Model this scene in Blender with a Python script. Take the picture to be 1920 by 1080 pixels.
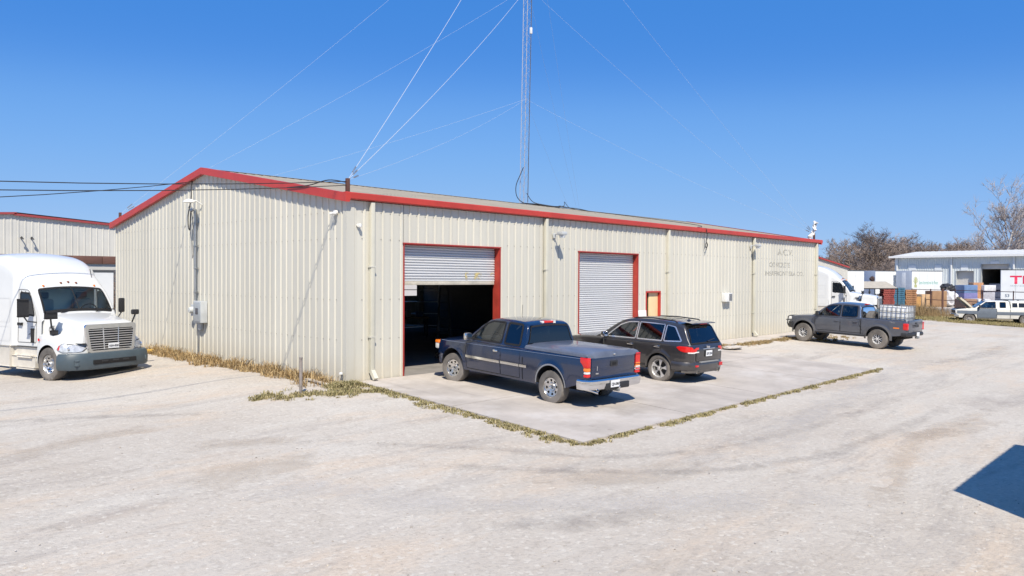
import bpy, bmesh, math, random
from mathutils import Vector, Matrix, noise
R = math.radians
for o in list(bpy.data.objects): bpy.data.objects.remove(o)
scene = bpy.context.scene
COL = scene.collection
# ------------------------------------------------------------------ camera
cam = bpy.data.objects.new('camera', bpy.data.cameras.new('camera')); COL.objects.link(cam)
cam.data.sensor_width = 36.0; cam.data.lens = 26.706; cam.data.clip_end = 3000; cam.data.clip_start = 0.05
YAW, PITCH, ROLL = R(43.467), R(-0.7297), R(0.2899)
_d = Vector((math.cos(YAW)*math.cos(PITCH), math.sin(YAW)*math.cos(PITCH), math.sin(PITCH)))
_r = Vector((math.sin(YAW), -math.cos(YAW), 0)); _u = _r.cross(_d)
_r2 = _r*math.cos(ROLL)+_u*math.sin(ROLL); _u2 = _u*math.cos(ROLL)-_r*math.sin(ROLL)
_m = Matrix((_r2, _u2, -_d)).transposed().to_4x4(); _m.translation = Vector((-11.246, -16.507, 2.73))
cam.matrix_world = _m
scene.camera = cam
# ------------------------------------------------------------------ sky, sun, exposure
SUN_EL = R(50.0); SUN_AZ = math.atan2(-0.63, -0.777)
world = bpy.data.worlds.new('World'); scene.world = world; world.use_nodes = True
wn = world.node_tree.nodes; wl = world.node_tree.links
sky = wn.new('ShaderNodeTexSky'); sky.sky_type = 'NISHITA'; sky.sun_disc = False
sky.sun_elevation = SUN_EL; sky.sun_rotation = SUN_AZ % (2*math.pi)
sky.altitude = 150; sky.air_density = 1.0; sky.dust_density = 0.0; sky.ozone_density = 1.6
bg = wn['Background']; bg.inputs['Strength'].default_value = 0.87
_mul = wn.new('ShaderNodeVectorMath'); _mul.operation = 'SCALE'; _mul.inputs['Scale'].default_value = 0.1
_cur = wn.new('ShaderNodeRGBCurve')          # colour grade of the whole sky: deep polarised blue as in the picture
for _i, _pts in enumerate((((0.18, .060), (.288, .145), (.66, .285), (1, .36), (2, 1.1), (4, 3.0)), ((.296, .235), (.451, .355), (.855, .485), (1, .53), (2, 1.25), (4, 3.1)), ((.49, .66), (.665, .76), (.896, .785), (1, .80), (2, 1.4), (4, 3.2)))):
    _cur.mapping.use_clip = False; _c = _cur.mapping.curves[_i]; _c.points[0].location = (0, (.058, .225, .55)[_i]); _c.points[1].location = _pts[-1]
    for _p in _pts[:-1]: _c.points.new(*_p)
_cur.mapping.update()
wl.new(sky.outputs['Color'], _mul.inputs[0]); wl.new(_mul.outputs[0], _cur.inputs['Color']); wl.new(_cur.outputs['Color'], bg.inputs['Color'])
sl = bpy.data.lights.new('sun', 'SUN'); sl.energy = 5.0; sl.angle = R(0.53); sl.color = (1.0, 0.915, 0.77)
sun = bpy.data.objects.new('sun', sl); COL.objects.link(sun)
_s = Vector((math.sin(SUN_AZ)*math.cos(SUN_EL), math.cos(SUN_AZ)*math.cos(SUN_EL), math.sin(SUN_EL)))
sun.rotation_euler = _s.to_track_quat('Z', 'Y').to_euler(); sun.location = _s*60
vs = scene.view_settings
vs.view_transform = 'Standard'; vs.look = 'None'; vs.gamma = 1.0; vs.use_curve_mapping = False; vs.exposure = 0.38
scene.cycles.max_bounces = 8; scene.cycles.transparent_max_bounces = 12
# ------------------------------------------------------------------ materials
MATS = {}
def mat(name, col, rough=0.6, *_a, objvar=0.0, **_k):
    m = _mat(name, col, rough, *_a, **_k)
    if objvar and not m.get('ov'):
        m['ov'] = 1; N = m.node_tree.nodes; L = m.node_tree.links; b = N['Principled BSDF']; src = b.inputs['Base Color'].links[0].from_socket
        oi = N.new('ShaderNodeObjectInfo'); mr = N.new('ShaderNodeMapRange'); mr.inputs['To Min'].default_value = 1-objvar; mr.inputs['To Max'].default_value = 1+objvar*.6; L.new(oi.outputs['Random'], mr.inputs['Value'])
        hs = N.new('ShaderNodeHueSaturation'); L.new(mr.outputs['Result'], hs.inputs['Value']); L.new(src, hs.inputs['Color']); L.new(hs.outputs['Color'], b.inputs['Base Color'])
    return m
def _mat(name, col, rough=0.6, metal=0.0, var=0.0, scale=4.0, bump=0.0, bscale=30.0, coat=0.0, dirt=None, coords='Object', spec=0.5, detail=4, stretch=None):
    """Principled with mottled colour; dirt=(colour, amount, z_top): dust that sits low on the thing itself."""
    if name in MATS: return MATS[name]
    m = bpy.data.materials.new(name); m.use_nodes = True; nt = m.node_tree; N = nt.nodes; L = nt.links
    b = N['Principled BSDF']; b.inputs['Roughness'].default_value = rough; b.inputs['Metallic'].default_value = metal
    b.inputs['Specular IOR Level'].default_value = spec
    if coat: b.inputs['Coat Weight'].default_value = coat; b.inputs['Coat Roughness'].default_value = 0.06
    c4 = (*col, 1); b.inputs['Base Color'].default_value = c4
    tc = None; out = None
    def co():
        nonlocal tc
        if tc is None:
            if coords == 'World': g = N.new('ShaderNodeNewGeometry'); tc = g.outputs['Position']
            else: g = N.new('ShaderNodeTexCoord'); tc = g.outputs[coords]
            if stretch:
                mp = N.new('ShaderNodeMapping'); mp.inputs['Scale'].default_value = stretch; L.new(tc, mp.inputs['Vector']); tc = mp.outputs['Vector']
        return tc
    if var:
        n = N.new('ShaderNodeTexNoise'); n.inputs['Scale'].default_value = scale; n.inputs['Detail'].default_value = detail; n.inputs['Roughness'].default_value = 0.65
        L.new(co(), n.inputs['Vector'])
        r = N.new('ShaderNodeValToRGB'); r.color_ramp.elements[0].position = 0.3; r.color_ramp.elements[1].position = 0.7
        r.color_ramp.elements[0].color = (*[max(0, v*(1-var)) for v in col], 1); r.color_ramp.elements[1].color = (*[min(1, v*(1+var)) for v in col], 1)
        L.new(n.outputs['Fac'], r.inputs['Fac']); out = r.outputs['Color']
        mr = N.new('ShaderNodeMapRange'); mr.inputs['To Min'].default_value = max(0, rough-0.08); mr.inputs['To Max'].default_value = min(1, rough+0.12)
        L.new(n.outputs['Fac'], mr.inputs['Value']); L.new(mr.outputs['Result'], b.inputs['Roughness'])
    if dirt:
        dc, amt, zt = dirt
        sx = N.new('ShaderNodeSeparateXYZ')
        t2 = N.new('ShaderNodeTexCoord'); L.new(t2.outputs['Object'], sx.inputs['Vector'])
        mr = N.new('ShaderNodeMapRange'); mr.inputs['From Min'].default_value = zt; mr.inputs['From Max'].default_value = 0.0
        mr.inputs['To Min'].default_value = 0.06; mr.inputs['To Max'].default_value = 1.0
        L.new(sx.outputs['Z'], mr.inputs['Value'])
        n = N.new('ShaderNodeTexNoise'); n.inputs['Scale'].default_value = 3.5; n.inputs['Detail'].default_value = 7; L.new(t2.outputs['Object'], n.inputs['Vector'])
        mu = N.new('ShaderNodeMath'); mu.operation = 'MULTIPLY'; L.new(mr.outputs['Result'], mu.inputs[0]); L.new(n.outputs['Fac'], mu.inputs[1])
        m2 = N.new('ShaderNodeMath'); m2.operation = 'MULTIPLY'; m2.use_clamp = True; L.new(mu.outputs[0], m2.inputs[0]); m2.inputs[1].default_value = amt*1.7
        mx = N.new('ShaderNodeMix'); mx.data_type = 'RGBA'; L.new(m2.outputs[0], mx.inputs['Factor'])
        if out: L.new(out, mx.inputs['A'])
        else: mx.inputs['A'].default_value = c4
        mx.inputs['B'].default_value = (*dc, 1); out = mx.outputs['Result']
        rr = N.new('ShaderNodeMapRange'); rr.inputs['To Min'].default_value = rough; rr.inputs['To Max'].default_value = 0.8
        L.new(m2.outputs[0], rr.inputs['Value']); L.new(rr.outputs['Result'], b.inputs['Roughness'])
        if coat:
            cm = N.new('ShaderNodeMapRange'); cm.inputs['To Min'].default_value = coat; cm.inputs['To Max'].default_value = 0.0
            L.new(m2.outputs[0], cm.inputs['Value']); L.new(cm.outputs['Result'], b.inputs['Coat Weight'])
    if out: L.new(out, b.inputs['Base Color'])
    if bump:
        n = N.new('ShaderNodeTexNoise'); n.inputs['Scale'].default_value = bscale; n.inputs['Detail'].default_value = 5; L.new(co(), n.inputs['Vector'])
        bp = N.new('ShaderNodeBump'); bp.inputs['Strength'].default_value = bump; bp.inputs['Distance'].default_value = 0.02
        L.new(n.outputs['Fac'], bp.inputs['Height']); L.new(bp.outputs['Normal'], b.inputs['Normal'])
    MATS[name] = m
    return m
def glass(name, tint, mixf=0.12):
    if name in MATS: return MATS[name]
    m = bpy.data.materials.new(name); m.use_nodes = True; N = m.node_tree.nodes; L = m.node_tree.links
    N.remove(N['Principled BSDF'])
    t = N.new('ShaderNodeBsdfTransparent'); t.inputs['Color'].default_value = (*tint, 1)
    g = N.new('ShaderNodeBsdfGlossy'); g.inputs['Roughness'].default_value = 0.03; g.inputs['Color'].default_value = (0.9, 0.95, 1, 1)
    fr = N.new('ShaderNodeFresnel'); fr.inputs['IOR'].default_value = 1.5
    ad = N.new('ShaderNodeMath'); ad.operation = 'ADD'; ad.inputs[1].default_value = mixf; ad.use_clamp = True; L.new(fr.outputs[0], ad.inputs[0])
    mx = N.new('ShaderNodeMixShader'); L.new(ad.outputs[0], mx.inputs[0]); L.new(t.outputs[0], mx.inputs[1]); L.new(g.outputs[0], mx.inputs[2])
    L.new(mx.outputs[0], N['Material Output'].inputs['Surface'])
    MATS[name] = m
    return m
def island_mat(name, cols, rough=0.85, trans=0.0):
    """colour picked per loose piece (blade, leaf, stone)"""
    if name in MATS: return MATS[name]
    m = bpy.data.materials.new(name); m.use_nodes = True; N = m.node_tree.nodes; L = m.node_tree.links
    b = N['Principled BSDF']; b.inputs['Roughness'].default_value = rough; b.inputs['Specular IOR Level'].default_value = 0.2
    g = N.new('ShaderNodeNewGeometry'); r = N.new('ShaderNodeValToRGB'); e = r.color_ramp.elements
    while len(e) < len(cols): e.new(0.5)
    for i, c in enumerate(cols): e[i].position = i/(len(cols)-1); e[i].color = (*c, 1)
    L.new(g.outputs['Random Per Island'], r.inputs['Fac']); L.new(r.outputs['Color'], b.inputs['Base Color'])
    MATS[name] = m
    return m
# ------------------------------------------------------------------ mesh builder
class MB:
    def __init__(s): s.v = []; s.f = []
    def add(s, vs, fs):
        n = len(s.v); s.v += [tuple(q) for q in vs]; s.f += [tuple(i+n for i in q) for q in fs]; return s
    def box(s, x0, x1, y0, y1, z0, z1):
        return s.add([(x0,y0,z0),(x1,y0,z0),(x1,y1,z0),(x0,y1,z0),(x0,y0,z1),(x1,y0,z1),(x1,y1,z1),(x0,y1,z1)],
                     [(0,3,2,1),(4,5,6,7),(0,1,5,4),(1,2,6,5),(2,3,7,6),(3,0,4,7)])
    def bevbox(s, x0, x1, y0, y1, z0, z1, b=0.02):
        """box with chamfered edges"""
        bm = bmesh.new(); bmesh.ops.create_cube(bm, size=1)
        for q in bm.verts: q.co = ((x0+x1)/2+q.co.x*(x1-x0), (y0+y1)/2+q.co.y*(y1-y0), (z0+z1)/2+q.co.z*(z1-z0))
        b = min(b, 0.45*min(abs(x1-x0), abs(y1-y0), abs(z1-z0)))
        bmesh.ops.bevel(bm, geom=bm.edges[:], offset=b, segments=2, profile=0.6, affect='EDGES')
        bm.verts.index_update()
        s.add([q.co for q in bm.verts], [[q.index for q in f.verts] for f in bm.faces]); bm.free(); return s
    def tube(s, pts, r, n=8, cap=True):
        pts = [Vector(p) for p in pts]; rs = r if isinstance(r, (list, tuple)) else [r]*len(pts)
        base = len(s.v); prev = None
        for i, p in enumerate(pts):
            t = (pts[min(i+1, len(pts)-1)]-pts[max(i-1, 0)]).normalized()
            if prev is None: a = t.orthogonal().normalized()
            else:
                a = prev-t*prev.dot(t); a = a.normalized() if a.length > 1e-6 else t.orthogonal().normalized()
            prev = a; b = t.cross(a)
            for k in range(n):
                th = 2*math.pi*k/n; s.v.append(tuple(p+(a*math.cos(th)+b*math.sin(th))*rs[i]))
        for i in range(len(pts)-1):
            for k in range(n):
                k2 = (k+1) % n; s.f.append((base+i*n+k, base+i*n+k2, base+(i+1)*n+k2, base+(i+1)*n+k))
        if cap:
            s.f.append(tuple(base+k for k in reversed(range(n)))); s.f.append(tuple(base+(len(pts)-1)*n+k for k in range(n)))
        return s
    def bar(s, a, b, w, h=None):
        """square bar between two points"""
        h = h or w; a = Vector(a); b = Vector(b); t = (b-a).normalized()
        u = t.cross(Vector((0,0,1))); u = u.normalized() if u.length > 1e-4 else Vector((1,0,0)); v = u.cross(t)
        P = []
        for p in (a, b):
            for su, sv in ((-1,-1),(1,-1),(1,1),(-1,1)): P.append(p+u*su*w/2+v*sv*h/2)
        return s.add(P, [(3,2,1,0),(4,5,6,7),(0,1,5,4),(1,2,6,5),(2,3,7,6),(3,0,4,7)])
    def lathe(s, prof, n=24, axis='Y', c=(0,0,0), cap=False):
        base = len(s.v); m = len(prof)
        for k in range(n):
            th = 2*math.pi*k/n; ca, sa = math.cos(th), math.sin(th)
            for (r, h) in prof:
                if axis == 'Y': q = (r*ca, h, r*sa)
                elif axis == 'Z': q = (r*ca, r*sa, h)
                else: q = (h, r*ca, r*sa)
                s.v.append((q[0]+c[0], q[1]+c[1], q[2]+c[2]))
        for k in range(n):
            k2 = (k+1) % n
            for j in range(m-1): s.f.append((base+k*m+j, base+k2*m+j, base+k2*m+j+1, base+k*m+j+1))
        if cap:
            s.f.append(tuple(base+k*m for k in range(n))); s.f.append(tuple(base+k*m+m-1 for k in reversed(range(n))))
        return s
    def grid(s, rows):
        """rows: list of equal-length point lists"""
        base = len(s.v); m = len(rows[0])
        for r_ in rows: s.v += [tuple(q) for q in r_]
        for i in range(len(rows)-1):
            for j in range(m-1): s.f.append((base+i*m+j, base+i*m+j+1, base+(i+1)*m+j+1, base+(i+1)*m+j))
        return s
    def prism(s, poly, f0, f1):
        """poly of 2D points; f0,f1 map a 2D point to the two end faces"""
        n = len(poly); P = [f0(q) for q in poly]+[f1(q) for q in poly]
        return s.add(P, [tuple(range(n-1, -1, -1)), tuple(range(n, 2*n))]+[(i, (i+1) % n, n+(i+1) % n, n+i) for i in range(n)])
    def mesh(s, name, m=None, ang=35, fix=True):
        me = bpy.data.meshes.new(name); me.from_pydata(s.v, [], s.f)
        if fix:
            bm = bmesh.new(); bm.from_mesh(me); bmesh.ops.recalc_face_normals(bm, faces=bm.faces[:]); bm.to_mesh(me); bm.free()
        if ang:
            me.polygons.foreach_set('use_smooth', [True]*len(me.polygons)); me.set_sharp_from_angle(angle=R(ang))
        if m: me.materials.append(m)
        me.update()
        return me
    def build(s, name, m, parent=None, ang=35, fix=True, loc=None):
        return link(name, s.mesh(name, m, ang, fix), parent, loc)
def link(name, me, parent=None, loc=None):
    o = bpy.data.objects.new(name, me); COL.objects.link(o)
    if parent: o.parent = parent
    if loc: o.location = loc
    return o
def thing(name, label, cat, loc=(0,0,0), rz=0.0, group=None):
    o = bpy.data.objects.new(name, None); COL.objects.link(o); o.empty_display_size = 0.2
    o.location = loc; o.rotation_euler = (0, 0, rz); o['label'] = label; o['category'] = cat
    if group: o['group'] = group
    return o
def tag(o, label, cat, group=None):
    o['label'] = label; o['category'] = cat
    if group: o['group'] = group
    return o
def kind(o, k, label=None):
    o['kind'] = k
    if label: o['label'] = label
    return o
def copy_tree(o, parent=None):
    c = o.copy(); COL.objects.link(c); c.parent = parent
    for ch in list(o.children): copy_tree(ch, c)
    return c
def lerp(tab, x):
    if x <= tab[0][0]: return tab[0][1]
    for (a, va), (b, vb) in zip(tab, tab[1:]):
        if x <= b: return va+(vb-va)*(x-a)/(b-a) if b > a else vb
    return tab[-1][1]
def slerp(tab, x):
    """smooth interpolation through a table (monotone cubic-ish)"""
    if x <= tab[0][0]: return tab[0][1]
    if x >= tab[-1][0]: return tab[-1][1]
    for i in range(len(tab)-1):
        a, va = tab[i]; b, vb = tab[i+1]
        if x <= b:
            h = b-a; t = (x-a)/h
            d = (vb-va)/h
            d0 = (va-tab[i-1][1])/(a-tab[i-1][0]) if i > 0 else d
            d1 = (tab[i+2][1]-vb)/(tab[i+2][0]-b) if i+2 < len(tab) else d
            m0 = 0 if d0*d <= 0 else 2*d0*d/(d0+d); m1 = 0 if d1*d <= 0 else 2*d1*d/(d1+d)
            return (2*t**3-3*t*t+1)*va+(t**3-2*t*t+t)*h*m0+(-2*t**3+3*t*t)*vb+(t**3-t*t)*h*m1
    return tab[-1][1]
def text_mesh(txt, size, depth=0.0, sx=1.0, font_offset=0.0, align='LEFT'):
    cu = bpy.data.curves.new('txt', 'FONT'); cu.body = txt; cu.size = size; cu.extrude = depth; cu.align_x = align; cu.offset = font_offset; cu.resolution_u = 3
    o = bpy.data.objects.new('txt', cu); COL.objects.link(o); dg = bpy.context.evaluated_depsgraph_get()
    me = bpy.data.meshes.new_from_object(o.evaluated_get(dg)); bpy.data.objects.remove(o)
    for q in me.vertices: q.co.x *= sx
    return me
def lettering(name, txt, size, m, parent, origin, xdir, zdir, sx=1.0, bold=0.0, align='LEFT', depth=0.0):
    """flat print: text laid in the plane spanned by xdir and zdir"""
    me = text_mesh(txt, size, depth, sx, bold, align); O = Vector(origin); X = Vector(xdir).normalized(); Z = Vector(zdir).normalized(); Y = X.cross(Z)
    for q in me.vertices: q.co = O+X*q.co.x+Z*q.co.y+Y*q.co.z
    me.materials.clear(); me.materials.append(m)
    return link(name, me, parent)
def smooth01(t): t = max(0, min(1, t)); return t*t*(3-2*t)
# ------------------------------------------------------------------ ground
def g(x, y):
    """height of the yard: falls away from the building's front and towards the far road"""
    z = -0.036*max(0, min(-y, 8.5)) if y < 0 else 0.0
    z -= 0.40*smooth01((x-31)/45.0)
    if x < -1: z -= 0.20*smooth01((-x-1)/4.0)*smooth01((y+6)/8.0)      # the left side lies a little lower
    return z
APRON = [(0.10,-0.02),(0.12,-8.05),(15.4,-8.05),(15.4,-0.02)]
APRON = [(0.32,-0.03),(-0.32,-7.95),(15.55,-7.85),(16.45,-0.03)]
rnd = random.Random(7)
def ground_material():
    m = bpy.data.materials.new('caliche_gravel'); m.use_nodes = True; N = m.node_tree.nodes; L = m.node_tree.links
    b = N['Principled BSDF']; b.inputs['Roughness'].default_value = 0.95; b.inputs['Specular IOR Level'].default_value = 0.15
    geo = N.new('ShaderNodeNewGeometry'); pos = geo.outputs['Position']
    def nz(scale, detail=5, rough=0.6, mapping=None, dist=0.0):
        n = N.new('ShaderNodeTexNoise'); n.inputs['Scale'].default_value = scale; n.inputs['Detail'].default_value = detail; n.inputs['Roughness'].default_value = rough; n.inputs['Distortion'].default_value = dist
        if mapping:
            mp = N.new('ShaderNodeMapping'); mp.inputs['Rotation'].default_value = (0, 0, mapping[0]); mp.inputs['Scale'].default_value = mapping[1]
            L.new(pos, mp.inputs['Vector']); L.new(mp.outputs['Vector'], n.inputs['Vector'])
        else: L.new(pos, n.inputs['Vector'])
        return n.outputs['Fac']
    def ramp(f, a, b_, inv=False):
        r = N.new('ShaderNodeMapRange'); r.inputs['From Min'].default_value = a; r.inputs['From Max'].default_value = b_; L.new(f, r.inputs['Value'])
        if inv: r.inputs['To Min'].default_value = 1; r.inputs['To Max'].default_value = 0
        return r.outputs['Result']
    def mix(fac, A, B, k=1.0):
        x = N.new('ShaderNodeMix'); x.data_type = 'RGBA'
        if k != 1.0:
            q = N.new('ShaderNodeMath'); q.operation = 'MULTIPLY'; q.inputs[1].default_value = k; L.new(fac, q.inputs[0]); fac = q.outputs[0]
        L.new(fac, x.inputs['Factor'])
        for s_, v in (('A', A), ('B', B)):
            if isinstance(v, tuple): x.inputs[s_].default_value = (*v, 1)
            else: L.new(v, x.inputs[s_])
        return x.outputs['Result']
    c = mix(ramp(nz(0.16, 6, 0.6), 0.36, 0.64), (0.435, 0.388, 0.333), (0.500, 0.464, 0.413))
    c = mix(ramp(nz(0.42, 8, 0.70, (0.35, (0.5, 1.4, 1))), 0.50, 0.63), c, (0.515, 0.425, 0.335), 0.75)         # beige fines
    c = mix(ramp(nz(0.60, 9, 0.74, (0.2, (0.30, 1.5, 1)), 0.5), 0.53, 0.66), c, (0.322, 0.290, 0.262), 0.75)     # grey worn patches
    c = mix(ramp(nz(0.30, 9, 0.72, (1.15, (0.25, 1.8, 1))), 0.53, 0.68), c, (0.548, 0.520, 0.464), 0.45)        # wheel-polished bands
    c = mix(ramp(nz(0.36, 9, 0.74, (0.62, (0.10, 2.6, 1))), 0.57, 0.66), c, (0.365, 0.315, 0.262), 0.5)         # tyre tracks
    c = mix(ramp(nz(1.9, 10, 0.80, None, 0.6), 0.55, 0.72), c, (0.261, 0.226, 0.186), 0.62)
    c = mix(ramp(nz(8.0, 9, 0.85), 0.50, 0.74), c, (0.592, 0.558, 0.496), 0.55)
    c = mix(ramp(nz(14.0, 8, 0.88), 0.52, 0.72), c, (0.191, 0.169, 0.145), 0.68)
    vo = N.new('ShaderNodeTexVoronoi'); vo.inputs['Scale'].default_value = 20.0; L.new(pos, vo.inputs['Vector'])
    wn_ = N.new('ShaderNodeSeparateColor'); L.new(vo.outputs['Color'], wn_.inputs[0])
    c = mix(ramp(wn_.outputs[0], 0.88, 0.96), c, (0.217, 0.187, 0.159), 0.2)
    c = mix(ramp(wn_.outputs[1], 0.90, 0.97), c, (0.609, 0.579, 0.515), 0.4)
    L.new(c, b.inputs['Base Color'])
    h1 = nz(45.0, 6, 0.8); h2 = nz(5.0, 6, 0.7); h3 = vo.outputs['Distance']
    a1 = N.new('ShaderNodeMath'); a1.operation = 'MULTIPLY_ADD'; a1.inputs[1].default_value = 1.6; L.new(h2, a1.inputs[0]); L.new(h1, a1.inputs[2])
    a2 = N.new('ShaderNodeMath'); a2.operation = 'MULTIPLY_ADD'; a2.inputs[1].default_value = -0.6; L.new(h3, a2.inputs[0]); L.new(a1.outputs[0], a2.inputs[2])
    bp = N.new('ShaderNodeBump'); bp.inputs['Strength'].default_value = 0.40; bp.inputs['Distance'].default_value = 0.03
    L.new(a2.outputs[0], bp.inputs['Height']); L.new(bp.outputs['Normal'], b.inputs['Normal'])
    return m
def inside(poly, x, y):
    c = False; n = len(poly)
    for i in range(n):
        (x0, y0), (x1, y1) = poly[i], poly[(i+1) % n]
        if (y0 > y) != (y1 > y) and x < (x1-x0)*(y-y0)/(y1-y0)+x0: c = not c
    return c
def axis_lines(lo, hi, fine, step):
    a = []; x = fine[0]
    while x <= fine[1]: a.append(x); x += step
    s = step; x = fine[1]
    while x < hi: s *= 1.22; x += s; a.append(x)
    s = step; x = fine[0]; b = []
    while x > lo: s *= 1.22; x -= s; b.append(x)
    return b[::-1]+a
def relief(x, y):
    """ruts and small humps of a few centimetres, none beside the buildings or under the slab"""
    if -0.9 < x < 31.5 and -8.5 < y < 17: return -0.012
    k = min(1, max(0, max(-y-8.5, -x-0.9, x-31.5)/1.5))
    n = noise.noise(Vector((x*0.35, y*0.9, 0)))*0.022+noise.noise(Vector((x*1.3, y*1.7, 3)))*0.012
    return -0.012*(1-k)+k*n
mb = MB(); XS = axis_lines(-700, 900, (-22, 62), 0.7); YS = axis_lines(-500, 900, (-20, 20), 0.7)
mb.grid([[(x, y, g(x, y)+relief(x, y)) for x in XS] for y in YS])
kind(mb.build('ground', ground_material(), ang=180, fix=False), 'structure')
# concrete slab in front of the doors, poured in bays
m_conc = mat('concrete', (0.40, 0.36, 0.32), 0.9, var=0.2, scale=0.7, bump=0.25, bscale=18, coords='World', detail=9)
def slab_pt(u, v):
    (ax, ay), (bx, by), (cx, cy), (dx, dy) = APRON      # a: wall left, b: outer left, c: outer right, d: wall right
    x = (ax*(1-u)+dx*u)*(1-v)+(bx*(1-u)+cx*u)*v; y = (ay*(1-u)+dy*u)*(1-v)+(by*(1-u)+cy*u)*v
    return x, y
N = m_conc.node_tree.nodes; L = m_conc.node_tree.links; _b = N['Principled BSDF']; _src = _b.inputs['Base Color'].links[0].from_socket; _g = N.new('ShaderNodeNewGeometry')
for _sc, _st, _lo, _hi, _c, _k in ((0.9, (2.2, .22, 1), .55, .72, (.25, .225, .205), .55), (1.6, (1, 1, 1), .64, .74, (.16, .14, .125), .6), (0.5, (1, 1.3, 1), .5, .66, (.53, .50, .47), .6), (40, (1, 1, 1), .62, .8, (.22, .20, .18), .35)):
    _m2 = N.new('ShaderNodeMapping'); _m2.inputs['Scale'].default_value = _st; L.new(_g.outputs['Position'], _m2.inputs['Vector'])
    _n = N.new('ShaderNodeTexNoise'); _n.inputs['Scale'].default_value = _sc; _n.inputs['Detail'].default_value = 8; _n.inputs['Roughness'].default_value = .7; L.new(_m2.outputs['Vector'], _n.inputs['Vector'])
    _r = N.new('ShaderNodeMapRange'); _r.inputs['From Min'].default_value = _lo; _r.inputs['From Max'].default_value = _hi; _r.inputs['To Max'].default_value = _k; L.new(_n.outputs['Fac'], _r.inputs['Value'])
    _x = N.new('ShaderNodeMix'); _x.data_type = 'RGBA'; L.new(_r.outputs['Result'], _x.inputs['Factor']); L.new(_src, _x.inputs['A']); _x.inputs['B'].default_value = (*_c, 1); _src = _x.outputs['Result']
L.new(_src, _b.inputs['Base Color'])
apron = bpy.data.objects.new('concrete_apron', None); COL.objects.link(apron); kind(apron, 'structure')
NU, NV = 4, 2; gap = 0.03
for i in range(NU):
    for j in range(NV):
        rows = []; e = gap/2
        us = [i/NU+e/16 + (1/NU-e/8)*k/6 for k in range(7)]; vs_ = [j/NV+e/8+(1/NV-e/4)*k/5 for k in range(6)]
        top = [[(*slab_pt(u, v), 0.035+g(*slab_pt(u, v))) for u in us] for v in vs_]
        b = MB(); b.grid(top)
        edge = top[0]+[r_[-1] for r_ in top[1:]]+top[-1][-2::-1]+[r_[0] for r_ in top[-2:0:-1]]
        b.add(edge+[(x, y, z-0.12) for x, y, z in edge], [(k, (k+1) % len(edge), len(edge)+(k+1) % len(edge), len(edge)+k) for k in range(len(edge))])
        b.build('concrete_slab', m_conc, apron, ang=30)
# a strip of pavement along the wall to the right of the slab
b = MB(); b.grid([[(x, y, g(x, y)+0.03) for x in (16.5, 20, 24, 28, 31.0)] for y in (-1.25, -0.9, -0.4, -0.03)])
kind(b.build('wall_footpath', mat('path_concrete', (0.44, 0.40, 0.36), 0.9, var=0.15, scale=1.3, bump=0.3, coords='World'), fix=False), 'structure')
# loose stones
def stones(name, n, region, smin, smax, seed):
    rr = random.Random(seed); b = MB()
    ico = [(0,0,1),(.89,0,.45),(.28,.85,.45),(-.72,.53,.45),(-.72,-.53,.45),(.28,-.85,.45),(.72,.53,-.3),(-.28,.85,-.3),(-.89,0,-.3),(-.28,-.85,-.3),(.72,-.53,-.3)]
    fc = [(0,1,2),(0,2,3),(0,3,4),(0,4,5),(0,5,1),(1,6,2),(2,7,3),(3,8,4),(4,9,5),(5,10,1),(2,6,7),(3,7,8),(4,8,9),(5,9,10),(1,10,6)]
    k = 0
    while k < n:
        x, y = region(rr)
        if inside(APRON, x, y) or (-0.1 < x < 31 and -0.1 < y < 17): continue
        s_ = smin+(smax-smin)*rr.random()**3; a = rr.random()*6.28; sx, sy, sz = s_*rr.uniform(.7, 1.3), s_*rr.uniform(.7, 1.2), s_*rr.uniform(.4, .8)
        z = g(x, y)+relief(x, y)
        b.add([(x+(p[0]*sx*math.cos(a)-p[1]*sy*math.sin(a)), y+(p[0]*sx*math.sin(a)+p[1]*sy*math.cos(a)), z+p[2]*sz*rr.uniform(.8, 1.2)) for p in ico], fc); k += 1
    return kind(b.build(name, island_mat('stone', [(.50,.46,.42),(.38,.34,.30),(.54,.51,.47),(.26,.23,.20),(.48,.42,.34)]), ang=0), 'stuff', 'loose pale gravel stones scattered over the yard')
def reg(rr):
    d = 5+22*rr.random()**1.6; a = YAW+R(rr.uniform(-38, 38))
    return -11.2+d*math.cos(a), -16.5+d*math.sin(a)
stones('gravel_stones', 4200, reg, 0.005, 0.019, 3)
# worn wheel tracks and scraped patches: thin sheets of fines lying on the gravel
def patch_mat(name, col, scale, lo, hi, k):
    m = mat(name, col, 0.95, var=.12, scale=6, coords='World', spec=.1, bump=.4, bscale=40); N = m.node_tree.nodes; L = m.node_tree.links
    ge = N.new('ShaderNodeNewGeometry'); n_ = N.new('ShaderNodeTexNoise'); n_.inputs['Scale'].default_value = scale; n_.inputs['Detail'].default_value = 9; n_.inputs['Roughness'].default_value = .75; L.new(ge.outputs['Position'], n_.inputs['Vector'])
    at = N.new('ShaderNodeAttribute'); at.attribute_name = 'edge'; ad = N.new('ShaderNodeMath'); ad.operation = 'ADD'; L.new(n_.outputs['Fac'], ad.inputs[0]); L.new(at.outputs['Fac'], ad.inputs[1])
    r_ = N.new('ShaderNodeMapRange'); r_.inputs['From Min'].default_value = lo; r_.inputs['From Max'].default_value = hi; r_.inputs['To Max'].default_value = k; L.new(ad.outputs[0], r_.inputs['Value']); L.new(r_.outputs['Result'], N['Principled BSDF'].inputs['Alpha']); return m
M_FINES = patch_mat('pale_fines', (.51, .44, .365), 1.7, .50, .82, .45); M_WORN = patch_mat('grey_scrape', (.27, .245, .23), 2.2, .56, .88, .30); M_WHITE = patch_mat('pale_scrape', (.56, .53, .50), 1.3, .52, .84, .42)
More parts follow.
